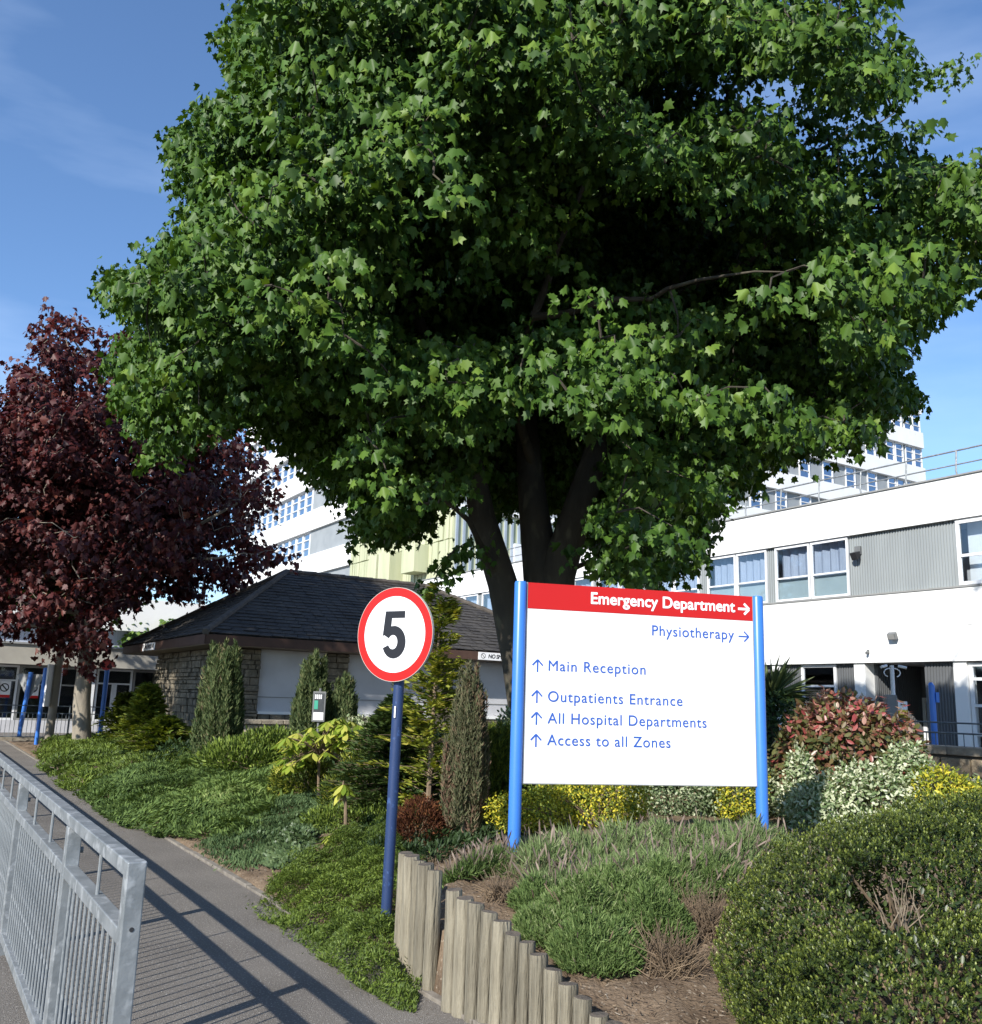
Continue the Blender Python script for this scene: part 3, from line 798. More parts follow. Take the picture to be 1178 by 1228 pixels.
for a, b in ((1.44, 2.96), (3.52, 5.70), (6.30, 8.38)):
    bo = fbox(fG, a, b, 1.18, ZE - .24, WO - 0.12, WO - 0.06, 'boarding', M_SHUT, hut)
    fbox(fG, a, b, 1.52, 1.54, WO - 0.06, WO - 0.045, 'batten', M_GREYB, hut)
    fbox(fG, a - 0.01, b + 0.01, 1.162, 1.22, WO - 0.1, WO + 0.05, 'window_ledge', M_WHITE, hut)
# fascia signs
def text_obj(body, size, width, material, name, parent, origin, xdir, ydir, nrmv, bold=0.0, align='LEFT', shear=0.0, thick=0.002):
    cu = bpy.data.curves.new(name, 'FONT'); cu.body = body; cu.size = size; cu.offset = 0; cu.shear = shear; cu.extrude = 0
    o = bpy.data.objects.new(name, cu); COL.objects.link(o)
    dg = bpy.context.evaluated_depsgraph_get(); dg.update()
    if width:
        cu.space_character = 1.0; bpy.context.view_layer.update(); w0 = o.dimensions.x
        cu.space_character = 1.2; bpy.context.view_layer.update(); w1 = o.dimensions.x
        sc = 1.0 + 0.2 * (width - w0) / max(1e-6, w1 - w0)
        cu.space_character = min(1.35, max(0.8, sc)); bpy.context.view_layer.update()
    dg = bpy.context.evaluated_depsgraph_get()
    me = bpy.data.meshes.new_from_object(o.evaluated_get(dg))
    bpy.data.objects.remove(o)
    co = np.zeros(len(me.vertices) * 3, np.float32); me.vertices.foreach_get('co', co); co = co.reshape(-1, 3)
    if width:
        x0, x1 = co[:, 0].min(), co[:, 0].max(); co[:, 0] = (co[:, 0] - x0) * (width / (x1 - x0))
    xd, yd, nn = map(lambda a: np.array(a, float), (xdir, ydir, nrmv))
    p0 = LOC[parent.name]
    polys_all = [tuple(q.vertices) for q in me.polygons]
    iv = sorted([(min(co[i, 0] for i in f), max(co[i, 0] for i in f)) for f in polys_all]); cuts = []; hi_ = iv[0][1]
    for a_, c_ in iv:
        if a_ - hi_ > 0.24 * size: cuts.append((a_ + hi_) / 2)
        hi_ = max(hi_, c_)
    cuts = [-1e9] + cuts + [1e9]
    offs = [(0, 0)] if not bold else [(bold * math.cos(a), bold * math.sin(a)) for a in np.linspace(0, 2 * math.pi, 9)[:-1]]
    for c0, c1 in zip(cuts[:-1], cuts[1:]):          # one object per word
        polys = [f for f in polys_all if c0 < co[f[0], 0] < c1]; allv, allf = [], []
        used = sorted({i for f in polys for i in f}); remap = {i: k for k, i in enumerate(used)}; cw = co[used]
        for q, (ox, oy) in enumerate(offs):
            W = np.array(origin) + (cw[:, :1] + ox) * xd + (cw[:, 1:2] + oy) * yd + nn * (thick + 0.0001 * q)
            allf += [tuple(remap[i] + len(allv) for i in f) for f in polys]; allv += [tuple(w - p0) for w in W]
        wm = bpy.data.meshes.new(name); wm.from_pydata(allv, [], allf); wm.materials.append(material); wm.update()
        ob = link(name, wm, parent); LOC[ob.name] = p0
    return ob
def stroke(mb, pts, w, origin, xd, yd, nn, thick=0.002):
    """flat stroke along a polyline in sign coordinates"""
    pts = [np.array(p, float) for p in pts]; L, R = [], []
    for i, p in enumerate(pts):
        if i == 0: t = pts[1] - p
        elif i == len(pts) - 1: t = p - pts[i - 1]
        else:
            a = (p - pts[i - 1]); b = (pts[i + 1] - p); t = a / np.linalg.norm(a) + b / np.linalg.norm(b)
        t /= np.linalg.norm(t); nn2 = np.array([-t[1], t[0]]); ww = w if np.isscalar(w) else w[i]
        L.append(p + nn2 * ww / 2); R.append(p - nn2 * ww / 2)
    W = lambda q: np.array(origin) + q[0] * np.array(xd) + q[1] * np.array(yd) + np.array(nn) * thick
    P = [W(q) for q in L] + [W(q) for q in R]; n = len(pts)
    mb.poly(P, [(i, i + 1, n + i + 1, n + i) for i in range(n - 1)])
def hutsign(f, s, z0, z1, w, label, dirsign):
    t = thing('fascia_sign', label, 'sign', tuple(f.pt(s, 0.02, z0)), 'no-smoking strips on the hut fascia')
    fbox(f, s, s + dirsign * w, z0, z1, 0.006, 0.02, 'sign_plate', M_PANEL, t)
    h = z1 - z0
    xd = np.array([*(f.d * dirsign), 0]); nn = np.array([*f.n, 0])
    o0 = f.pt(s, 0.02, z0)
    text_obj('NO SMOKING', h * 0.72, w * 0.68, M_BLACKV, 'lettering', t, o0 + xd * w * 0.25 + UP * h * 0.26, xd, UP, nn, bold=0.004, shear=0.15)
    mb = MB(); c = np.array([w * 0.12, h * 0.52])
    ring = [(c[0] + h * .32 * math.cos(a), c[1] + h * .32 * math.sin(a)) for a in np.linspace(0, 2 * math.pi, 21)]
    stroke(mb, ring, h * 0.07, o0, xd, UP, nn); stroke(mb, [(c[0] - h * .22, c[1] + h * .22), (c[0] + h * .22, c[1] - h * .22)], h * .07, o0, xd, UP, nn)
    mb.build('prohibition_ring', M_BLACKV, t)
hutsign(fG, 6.62, ZE - 0.215, ZE - 0.03, 1.15, 'white NO SMOKING strip on the hut front fascia, left of the blue sign post', 1)
hutsign(fH, 6.0, ZE - 0.215, ZE - 0.03, 1.4, 'white NO SMOKING strip on the left side fascia of the hut', -1)

# planter wall in front of the hut
pw = thing('planter_wall', 'low pale stone planter wall with coping in front of the hut', 'wall', (*(HC + DF * 1.6 - DS * 0.6), 0.4))
for i in range(12):
    fbox(fG, 0.75 + i * 0.46, 0.75 + i * 0.46 + 0.45, 0.98, 1.07, 0.1, 0.48, 'coping_stone', M_STONE2, pw, bevel=0.012)
for r in range(4):
    for i in range(15):
        a = 0.75 + i * 0.37 + (0.18 if r % 2 else 0)
        fbox(fG, a, a + 0.355, 0.28 + r * 0.175, 0.28 + r * 0.175 + 0.165, 0.14, 0.42 + rnd.uniform(-.015, .02), 'stone', M_STONE2, pw, bevel=0.01)

# garden wall on the right
P_W = at_y(1140, 930, 15.0); fW = frameS(P_W[:2]); zt = 1.14
gw = thing('garden_wall', 'rough sandstone retaining wall with a flat coping at the right edge', 'wall', tuple(fW.pt(0, 0, 0.2)))
mb = MB(); fW.box(mb, -6, 9, 0, zt - 0.14, -0.4, 0.0); mb.build('mortar_core', M_MORTAR, gw)
for i in range(15):
    fbox(fW, -6 + i * 1.0, -6 + i * 1.0 + 0.99, zt - 0.13, zt, -0.45, 0.07, 'coping_stone', M_STONE2, gw, bevel=0.015)
z = 0.3
while z < zt - 0.18:
    h = min(rnd.choice([0.2, 0.26, 0.3]), zt - 0.15 - z); s = -6 + rnd.uniform(-.2, 0)
    while s < 9:
        w = rnd.uniform(0.28, 0.55)
        fbox(fW, s, s + w - 0.025, z, z + h - 0.022, -0.02, 0.04 + rnd.uniform(-.02, .035), 'stone', M_STONE, gw, bevel=0.025)
        s += w
    z += h
hr = thing('wall_handrail', 'dark grey tubular handrail with thin uprights on top of the garden wall', 'railing', tuple(fW.pt(0, -0.2, zt)))
for z in (zt + 0.36, zt + 0.20):
    mb = MB(); mb.tube([fW.pt(-6, -0.2, z), fW.pt(1.2, -0.2, z)], 0.014, 8); mb.build('rail', M_HAND, hr, smooth=True)
s = -5.9
while s < 1.2:
    mb = MB(); mb.tube([fW.pt(s, -0.2, zt), fW.pt(s, -0.2, zt + 0.20)], 0.008, 6); mb.build('bar', M_HAND, hr); s += 0.16
for s in (-4.6, -2.2, 1.18):
    mb = MB(); mb.tube([fW.pt(s, -0.2, zt), fW.pt(s, -0.2, zt + 0.36)], 0.016, 8); mb.build('post', M_HAND, hr, smooth=True)
# blue post behind the railing
q = at_y(1122, 897, 17.0)
t = thing('blue_post', 'slim blue post standing behind the handrail near the right entrance', 'post', (q[0], q[1], 0.3))
mb = MB(); top = at_y(1119, 822, 17.0)[2]; mb.tube([(q[0], q[1], 0.25), (q[0], q[1], top)], 0.055, 12); mb.build('shaft', M_BLUE, t, smooth=True)
mb = MB(); mb.tube([(q[0] - 0.01, q[1], top), (q[0] - 0.01, q[1], top + 0.05)], [0.055, 0.03], 12); mb.build('cap', M_BLUE, t, smooth=True)
mb = MB(); mb.box(q[0] + 0.04, q[0] + 0.1, q[1] - 0.06, q[1] - 0.03, top - 0.3, top - 0.12); mb.build('clamp', M_BLUE, t)
# lamp column with curled bracket, meter box and yellow notice
q = at_y(1073, 860, 16.2)
t = thing('camera_pole', 'white pole with a curly scroll bracket of two small cameras above the red shrub', 'pole', (q[0], q[1], 0.3))
top = at_y(1072, 798, 16.2)[2]
mb = MB(); mb.tube([(q[0], q[1], 0.25), (q[0], q[1], top)], 0.035, 10); mb.build('shaft', M_WHITEP, t, smooth=True)
mb = MB()
for sx in (-1, 1):
    pts = [(q[0] + sx * (0.02 + 0.12 * math.sin(a)), q[1], top - 0.05 - 0.13 * (1 - math.cos(a)) * 0.6) for a in np.linspace(0, 2.6, 9)]
    mb.tube(pts, 0.010, 8)
mb.build('scroll_bracket', M_WHITEP, t, smooth=True)
for sx in (-1, 1):
    mb = MB(); mb.tube([(q[0] + sx * 0.10, q[1] - 0.02, top - 0.01), (q[0] + sx * 0.22, q[1] - 0.08, top - 0.04)], 0.024, 10); mb.build('camera_head', M_WHITEP, t, smooth=True)
t = thing('meter_box', 'grey weathered box plate fixed beside the white pole above the red shrub', 'box', (q[0] - 0.2, q[1] - 0.1, 0.3))
a, b = at_y(1062, 833, 16.1), at_y(1076, 862, 16.1)
mb = MB(); mb.box(a[0], b[0], 16.05, 16.2, b[2], a[2]); mb.build('box_body', M_LAMPG, t, bevel=0.01)
mb = MB(); mb.tube([((a[0] + b[0]) / 2, 16.12, 0.2), ((a[0] + b[0]) / 2, 16.12, b[2])], 0.03, 8); mb.build('stand', M_LAMPG, t)
t = thing('yellow_notice', 'small notice with a white top and yellow lower half right of the white pole', 'notice', (q[0] + 0.2, q[1] - 0.1, 0.3))
a, b = at_y(1076, 841, 16.1), at_y(1088, 861, 16.1); mz = (a[2] * 0.5 + b[2] * 0.5)
mb = MB(); mb.box(a[0], b[0], 16.06, 16.08, mz, a[2]); mb.build('white_plate', M_PANEL, t)
mb = MB(); mb.box(a[0], b[0], 16.06, 16.08, b[2], mz - 0.002); mb.build('yellow_plate', M_YEL, t)
mb = MB(); mb.box(a[0] + .04, b[0] - .04, 16.052, 16.058, mz + .07, mz + .09); mb.build('print_line', M_BLACKV, t)
mb = MB(); mb.tube([((a[0] + b[0]) / 2, 16.11, 0.2), ((a[0] + b[0]) / 2, 16.11, a[2])], 0.025, 8); mb.build('stand', M_LAMPG, t)

# ---- distant fence, kerb and signs on the left
fF = frameF((-14.05, 28.6))
fe = thing('entrance_railing', 'low dark metal bar railing in front of the glazed entrance', 'fence', (-14.05, 28.6, 0))
for z in (1.02, 0.80, 0.10):
    mb = MB(); mb.tube([fF.pt(-9, 0, z), fF.pt(3.6, 0, z)], 0.016, 6); mb.build('rail', M_HAND, fe)
mb = MB(); mb.tube([fF.pt(-9, 0, 0.1), fF.pt(-9, 0, 0.8)], 0.008, 5); b0 = mb.build('bar', M_GALV, fe, loc=fF.pt(-9, 0, 0.1))
for i in range(1, 108): share(b0, 'bar', fe, fF.pt(-9 + i * 0.117, 0, 0.1))
for s in (-9, -6.9, -4.8, -2.7, -0.6, 1.5, 3.6):
    mb = MB(); mb.tube([fF.pt(s, 0, 0), fF.pt(s, 0, 1.04)], 0.022, 8); mb.build('post', M_HAND, fe)
fk = thing('entrance_kerb', 'pale kerb line at the foot of the entrance railing', 'kerb', tuple(fF.pt(-2, 0.3, 0)))
for i in range(13): fbox(fF, -9 + i, -9 + i + 0.98, -0.01, 0.1, 0.18, 0.32, 'kerb_stone', M_STONE2, fk)

q = at_z(22, 887, 0.0)
t = thing('bollard_sign', 'blue post carrying the grey back of a small triangular sign, left of the edge-on sign', 'sign', (q[0], q[1], 0))
top = at_y(28, 806, q[1])[2]
mb = MB(); mb.tube([(q[0], q[1], 0), (q[0] + .12, q[1], top)], 0.065, 12); mb.build('post', M_BLUE, t, smooth=True)
mb = MB(); c = np.array([q[0] + .08, q[1] + 0.09, top - 0.05])
mb.poly([c + [-.45, 0, 0], c + [.45, 0, 0], c + [0, 0, -.8], c + [-.45, .02, 0], c + [.45, .02, 0], c + [0, .02, -.8]], [(0, 1, 2), (5, 4, 3), (0, 3, 4, 1), (1, 4, 5, 2), (2, 5, 3, 0)])
mb.build('triangular_plate', M_GREYB, t)
t = thing('edge_on_sign', 'white upright sign panel on two blue posts seen almost edge-on by the path', 'sign', (*at_z(45, 893, 0)[:2], 0))
pa, pb = at_z(43, 895, 0.0), at_z(50, 890, 0.0)
_los = math.atan2(pa[0], pa[1]) + math.radians(17); pb2 = pa[:2] + np.array([math.sin(_los), math.cos(_los)]) * 1.1
za, zb = at_y(42, 847, pa[1])[2], at_y(42, 796, pa[1])[2]
for pp in (pa[:2], pb2):
    mb = MB(); mb.tube([(pp[0], pp[1], 0), (pp[0], pp[1], zb - 0.1)], 0.055, 10); mb.build('post', M_BLUE, t, smooth=True)
dv = (pb2 - pa[:2]) / np.linalg.norm(pb2 - pa[:2]); nv2 = np.array([-dv[1], dv[0]])
e0, e1 = pa[:2] - dv * 0.1, pb2 + dv * 0.1
if nv2 @ (-pa[:2]) < 0: nv2 = -nv2
k0 = nv2 * 0.07
P = [(*(e0 + k0), za), (*(e1 + k0), za), (*(e1 + k0 * 1.6), za), (*(e0 + k0 * 1.6), za)]
mb = MB(); mb.hexa(P + [(p[0], p[1], zb) for p in P]); mb.build('panel', M_PANEL, t)
q = at_y(127, 818, 28.0)
t = thing('blue_pole', 'short blue pole with a small round red sign behind the dark red tree trunk', 'pole', (q[0], q[1], 0))
top = at_y(127, 797, 28.0)[2]
mb = MB(); mb.tube([(q[0], q[1], 0), (q[0], q[1], top)], 0.07, 10); mb.build('shaft', M_BLUE, t, smooth=True)
mb = MB(); mb.tube([(q[0], q[1] - .10, top), (q[0], q[1] - .08, top)], 0.17, 18); mb.build('round_plate', M_RED, t)

# ================================================================== FOREGROUND OBJECTS
# ---- pedestrian barrier
e0 = at_z(165, 1034, 1.05)[:2]
bu, bv = xy_uv(*e0)
fP = frameS(e0)        # s along the path away from the viewer
fP.n = DF              # outward = towards the path
gr = thing('guard_rail', 'galvanised steel pedestrian barrier with upright bars beside the path', 'barrier', (e0[0], e0[1], 0))
LEN = 30.0
fbox(fP, 0.05, LEN, 1.0, 1.05, -0.028, 0.028, 'top_rail', M_GALV, gr, bevel=0.004)
fbox(fP, 0.05, LEN, 0.79, 0.84, -0.028, 0.026, 'middle_rail', M_GALV, gr, bevel=0.004)
fbox(fP, 0.05, LEN, 0.08, 0.13, -0.028, 0.026, 'bottom_rail', M_GALV, gr, bevel=0.004)
fbox(fP, -0.005, 0.052, -0.1, 1.052, -0.031, 0.031, 'end_post', M_GALV, gr, bevel=0.005)
hole = MB(); c = fP.pt(0.0, 0, 0.83)
for z in (0.845,):
    hole = MB(); a = fP.pt(-0.0065, 0.002, z); b_ = fP.pt(-0.0045, 0.002, z); hole.tube([a, b_], 0.0075, 12); hole.build('bolt_hole', M_BLACKM, gr)
posts = [1.27, 3.35] + [3.35 + 2.07 * i for i in range(1, 13)]
mb = MB(); fP.box(mb, 1.27, 1.335, -0.1, 1.0, -0.03, 0.03)
post0 = mb.build('post', M_GALV, gr, loc=fP.pt(1.27, 0, 0), bevel=0.004)
for s in posts[1:]: share(post0, 'post', gr, fP.pt(s, 0, 0))
mb = MB(); mb.tube([fP.pt(1.30, 0.03, 0.90), fP.pt(1.30, 0.045, 0.90)], 0.013, 10); bolt0 = mb.build('bolt', M_LAMPG, gr, loc=fP.pt(1.3, 0.03, 0.9), smooth=True)
for s in posts[1:8]: share(bolt0, 'bolt', gr, fP.pt(s + .03, 0.03, 0.90))
mb = MB(); mb.tube([fP.pt(0, 0, 0.13), fP.pt(0, 0, 0.79)], 0.0065, 8, cap=False); bar0 = mb.build('bar', M_GALV, gr, loc=fP.pt(0, 0, 0.13), smooth=True)
bar0.location = tuple(fP.pt(0.14, 0, 0.13) - LOC[gr.name])
nbar = 1; s = 0.14 + 0.098
rest = MB()
while s < LEN - 0.1:
    if min(abs(s - p - .03) for p in posts) > 0.05:
        if nbar < 210: share(bar0, 'bar', gr, fP.pt(s, 0, 0.13)); nbar += 1
        else: rest.tube([fP.pt(s, 0, 0.13), fP.pt(s, 0, 0.79)], 0.0065, 5, cap=False)
    s += 0.098
rest.build('far_bars', M_GALV, gr, kind='stuff')
mb = MB(); mb.tube([fP.pt(0, 0, 0.84), fP.pt(0, 0, 1.0)], 0.0075, 8, cap=False); ub0 = mb.build('upper_bar', M_GALV, gr, loc=fP.pt(0, 0, 0.84), smooth=True)
ub = [0.62]
for i in range(len(posts) - 1): ub += [posts[i] + 0.72, posts[i] + 1.4]
ub0.location = tuple(fP.pt(ub[0], 0, 0.84) - LOC[gr.name])
for s in ub[1:]: share(ub0, 'upper_bar', gr, fP.pt(s, 0, 0.84))

# ---- log palisade
pal = thing('log_palisade', 'stepped row of weathered upright logs retaining the raised bed', 'retaining wall', (-0.14, 5.31, 0.05))
logs = []
gp1 = [(-0.455, 6.03, .67), (-0.405, 5.93, .67), (-0.355, 5.82, .66), (-0.31, 5.715, .66), (-0.255, 5.61, .645)]
d2 = np.array([0.632, -0.775]); s0 = 0.03
tops2 = [.60, .575, .565, .54, .515, .475, .455, .42, .375, .335, .30, .255, .24, .22, .20, .18, .16, .14]
for i, z in enumerate(tops2):
    logs.append((-0.15 + d2[0] * (s0 + i * 0.098), 5.34 + d2[1] * (s0 + i * 0.098), z))
for x, y, z in gp1 + logs:
    r = 0.0445 * rnd.uniform(0.9, 1.12); n = 14
    lean = (rnd.uniform(-.012, .012), rnd.uniform(-.012, .012))
    mb = MB(); rings = []
    zs = [-0.1, 0.12, 0.3, z - 0.012, z]
    zs = sorted(set([q for q in zs if q <= z] ))
    mb2 = MB()
    base = len(mb.V); ph = rnd.uniform(0, 6)
    for zz in zs:
        rr = r * (0.93 if zz == z else 1.0)
        for k in range(n):
            th = 2 * math.pi * k / n
            r2 = rr * (1 + 0.035 * math.sin(3 * th + ph) + 0.02 * math.sin(7 * th + ph * 2))
            mb.V.append((x + lean[0] * zz + r2 * math.cos(th), y + lean[1] * zz + r2 * math.sin(th), zz + (0.004 * math.cos(th + ph) if zz == z else 0)))
    for i in range(len(zs) - 1):
        for k in range(n):
            a0 = i * n + k; a1 = i * n + (k + 1) % n; mb.F.append((a0, a1, a1 + n, a0 + n))
    lg = mb.build('log', M_LOG, pal, loc=(x, y, 0), smooth=True)
    lg.rotation_euler.z = 0
    cp = MB(); cp.V = [mb.V[(len(zs) - 1) * n + k] for k in range(n)]; cp.F = [tuple(range(n))]
    cp.build('log_top', M_LOGTOP, lg, loc=(x, y, 0))

# ---- direction sign
SA, SB = np.array([0.24, 6.9]), np.array([2.13, 7.35]); sd_ = (SB - SA) / np.linalg.norm(SB - SA)
SXD = np.array([*sd_, 0]); SN = np.array([sd_[1], -sd_[0], 0.0])
ds = thing('direction_sign', 'large white hospital direction board with a red top band between two bright blue posts', 'sign', (*(SA + sd_ * 0.97), 0.45))
def spt(a, z, o=0.0): return np.array([*SA, 0]) + SXD * a + UP * z + SN * o
def sbox(a0, a1, z0, z1, o0, o1, name, material, **k):
    m = MB(); m.hexa([spt(a0, z0, o0), spt(a1, z0, o0), spt(a1, z0, o1), spt(a0, z0, o1), spt(a0, z1, o0), spt(a1, z1, o0), spt(a1, z1, o1), spt(a0, z1, o1)])
    return m.build(name, material, ds, **k)
for a in (0.0, 1.945):
    mb = MB(); mb.tube([spt(a, 0.2), spt(a, 2.47), spt(a, 2.483)], [0.046, 0.046, 0.040], 28); mb.build('post', M_BLUE, ds, smooth=True)
pn = sbox(0.050, 1.897, 1.035, 2.283, -0.012, 0.012, 'panel', M_PANEL)
sbox(0.050, 1.897, 2.285, 2.478, -0.012, 0.0125, 'red_band', M_RED)
sbox(0.046, 0.052, 1.03, 2.48, -0.016, 0.016, 'edge_channel', M_GREYB); sbox(1.895, 1.901, 1.03, 2.48, -0.016, 0.016, 'edge_channel', M_GREYB)
sbox(0.052, 1.895, 1.028, 1.035, -0.014, 0.014, 'bottom_trim', M_GREYB)
def stext(body, a, z, size, width, m, bold=0.0, nm='lettering'):
    return text_obj(body, size, width, m, nm, ds, spt(a, z), SXD, UP, SN, bold=bold, thick=0.0145)
stext('Emergency Department', 0.552, 2.348, 0.122, 1.19, M_TEXTW, bold=0.0032)
stext('Physiotherapy', 1.045, 2.133, 0.112, 0.685, M_TEXT, bold=0.0006)
for t_, z, w in (('Main Reception', 1.835, 0.765), ('Outpatients Entrance', 1.612, 1.065), ('All Hospital Departments', 1.456, 1.262), ('Access to all Zones', 1.302, 0.965)):
    stext(t_, 0.225, z, 0.110, w, M_TEXT, bold=0.0006)
def arrow(a, z, ang, size, w, m):
    mb = MB(); c, s_ = math.cos(ang), math.sin(ang)
    R_ = lambda x, y: (a + size * (x * c - y * s_), z + size * (x * s_ + y * c))
    o0 = np.array([*SA, 0]); 
    stroke(mb, [R_(-0.5, 0), R_(0.44, 0)], w, o0, SXD, UP, SN, 0.0145)
    stroke(mb, [R_(0.02, 0.42), R_(0.46, 0.0)], w, o0, SXD, UP, SN, 0.0147)
    stroke(mb, [R_(0.02, -0.42), R_(0.46, 0.0)], w, o0, SXD, UP, SN, 0.0149)
    mb.build('arrow', m, ds)
arrow(1.82, 2.375, 0, 0.10, 0.019, M_TEXTW); arrow(1.815, 2.160, 0, 0.092, 0.0105, M_TEXT)
for z in (1.868, 1.645, 1.49, 1.333): arrow(0.14, z, math.pi / 2, 0.094, 0.0115, M_TEXT)
mb = MB(); stroke(mb, [(0.16, 1.757), (0.68, 1.757)], 0.004, np.array([*SA, 0]), SXD, UP, SN, 0.0125); mb.build('faint_line', mat('faint_grey', (0.62, 0.62, 0.63), (0.66, 0.66, 0.67)), ds)

# ---- speed sign
Yp = 6.8
pc = at_y(475, 761, Yp); pbase = at_y(464, 1085, Yp)
sp = thing('speed_sign', 'round white 5 speed limit sign with red ring on a navy pole', 'sign', (pbase[0], pbase[1], 0.1))
ptop = at_y(479, 812, Yp)
mb = MB(); pd = (ptop - pbase); mb.tube([pbase - pd * 0.25, pbase + pd * 1.25], 0.038, 24); mb.build('pole', M_NAVY, sp, smooth=True)
naz = math.radians(180 + 32); nD = np.array([math.sin(naz), math.cos(naz), -0.02]); nD /= np.linalg.norm(nD)
xD = np.cross(UP, nD); xD /= np.linalg.norm(xD); yD = np.cross(nD, xD)
if xD[0] < 0: xD = -xD
if yD[2] < 0: yD = -yD
pc = pc + nD * 0.07 + np.array([0.032, 0, 0])
RD = 0.338
def disc(r0, r1, o0, o1, name, material):
    n = 72; mb = MB(); P = []
    for o in (o0, o1):
        for r in (r0, r1):
            for k in range(n):
                a = 2 * math.pi * k / n; P.append(pc + xD * r * math.cos(a) + yD * r * math.sin(a) + nD * o)
    Fc = []
    I = lambda o, r, k: o * 2 * n + r * n + k % n
    for k in range(n):
        Fc += [(I(1, 0, k), I(1, 0, k + 1), I(1, 1, k + 1), I(1, 1, k)), (I(0, 1, k), I(0, 1, k + 1), I(0, 0, k + 1), I(0, 0, k)), (I(0, 1, k), I(1, 1, k), I(1, 1, k + 1), I(0, 1, k + 1))]
    mb.poly(P, Fc); return mb.build(name, material, sp)
disc(0.0005, RD, -0.002, 0.0, 'plate', M_GREYB)
disc(RD - 0.003, RD, -0.018, 0.003, 'rim', mat('pale_rim', (0.5, 0.48, 0.42), (0.45, 0.43, 0.38)))
disc(0.0005, RD * 0.815, 0.0, 0.0022, 'white_face', M_PANEL)
disc(RD * 0.81, RD * 0.99, 0.0, 0.003, 'red_ring', M_RED)
mb = MB()
h = RD * 0.99 * 0.5   # half numeral height
k_ = h
W5 = lambda pts, w: stroke(mb, [(p[0] * k_ * 1.1, p[1] * k_) for p in pts], (w * k_ if np.isscalar(w) else [q * k_ for q in w]), pc, xD, yD, nD, 0.0045)
W5([(-0.45, 0.84), (0.50, 0.84)], 0.30)
mb.poly([pc + xD * k_ * a + yD * k_ * b + nD * 0.0047 for a, b in ((-0.50, 0.98), (-0.12, 0.98), (-0.19, 0.14), (-0.62, -0.08))], [(0, 1, 2, 3)])
arc = [(-0.03 + 0.40 * math.cos(a), -0.34 + 0.50 * math.sin(a)) for a in np.linspace(math.radians(152), math.radians(-158), 40)]
wd = [0.32 + 0.12 * math.sin(min(math.pi, max(0, (i / 39) * math.pi))) for i in range(40)]
W5(arc, wd)
mb.build('numeral', M_BLACKV, sp)
for zf in (0.55, -0.5):
    mb = MB(); c = pc + yD * RD * zf - nD * 0.02; mb.hexa([c - xD * .08 + q for q in (0, )] * 0 + [c - xD * .08 - nD * .01 - yD * .015, c + xD * .08 - nD * .01 - yD * .015, c + xD * .08 + nD * .015 - yD * .015, c - xD * .08 + nD * .015 - yD * .015, c - xD * .08 - nD * .01 + yD * .015, c + xD * .08 - nD * .01 + yD * .015, c + xD * .08 + nD * .015 + yD * .015, c - xD * .08 + nD * .015 + yD * .015]); mb.build('clamp', M_GREYB, sp)
mb = MB(); c = at_y(473.5, 853, Yp - 0.055); mb.box(c[0] - .0055, c[0] + .0055, c[1] + .008, c[1] + .012, c[2] - .045, c[2] + .035); mb.build('sticker', M_PANEL, sp)

# ---- notice board in front of the hut junipers
Yn = 15.5
a, b = at_y(376, 829, Yn), at_y(389, 866, Yn)
nb = thing('notice_board', 'small grey framed poster board on a stake between two junipers', 'notice', ((a[0] + b[0]) / 2, Yn, 0.5))
mb = MB(); mb.box(a[0], b[0], Yn, Yn + .03, b[2], a[2]); mb.build('frame', M_LAMPG, nb, bevel=0.006)
mb = MB(); mb.box(a[0] + .025, b[0] - .025, Yn - .004, Yn - .001, b[2] + .16, a[2] - .03); mb.build('poster', M_DARKN, nb)
mb = MB(); mb.box(a[0] + .025, b[0] - .025, Yn - .004, Yn - .001, b[2] + .03, b[2] + .15); mb.build('poster_foot', M_PANEL, nb)
mb = MB(); mb.box(a[0] + .03, a[0] + .09, Yn - .008, Yn - .005, b[2] + .2, b[2] + .34); mb.build('green_print', M_GREENP, nb)
mb = MB()
for i in range(4): mb.box(a[0] + .035 + i * .03, a[0] + .055 + i * .03, Yn - .008, Yn - .005, a[2] - .12, a[2] - .05)
mb.build('heading_print', M_PANEL, nb)
mb = MB(); mb.tube([((a[0] + b[0]) / 2, Yn + .05, 0.3), ((a[0] + b[0]) / 2, Yn + .05, a[2] + .05)], 0.02, 8); mb.build('stake', M_LAMPG, nb)
# ================================================================== PLANTS
ML_GREEN = leafmat('green_maple_leaf', [(0.0, (0.015, 0.038, 0.007)), (0.45, (0.046, 0.10, 0.013)), (0.8, (0.084, 0.155, 0.02)), (1.0, (0.17, 0.245, 0.035))], 0.18, 0.5, 0.27)
ML_RED = leafmat('dark_red_maple_leaf', [(0.0, (0.022, 0.007, 0.008)), (0.5, (0.052, 0.011, 0.011)), (0.85, (0.11, 0.026, 0.022)), (1.0, (0.20, 0.08, 0.05))], 0.2, 0.5, 0.3, tint=(1.4, 0.5, 0.5))
ML_JUN = leafmat('juniper_green', [(0.0, (0.03, 0.055, 0.025)), (0.4, (0.06, 0.105, 0.04)), (0.75, (0.105, 0.155, 0.06)), (0.92, (0.15, 0.20, 0.09)), (1.0, (0.17, 0.13, 0.07))], 0.15, 0.7, 0.2)
ML_CARPET = leafmat('carpet_juniper_green', [(0.0, (0.035, 0.065, 0.022)), (0.5, (0.105, 0.165, 0.045)), (0.85, (0.19, 0.265, 0.07)), (1.0, (0.28, 0.30, 0.13))], 0.2, 0.7, 0.2)
ML_MOSS = leafmat('cotoneaster_green', [(0.0, (0.03, 0.055, 0.011)), (0.5, (0.105, 0.155, 0.025)), (0.9, (0.21, 0.28, 0.045)), (1.0, (0.28, 0.35, 0.09))], 0.2, 0.55, 0.3)
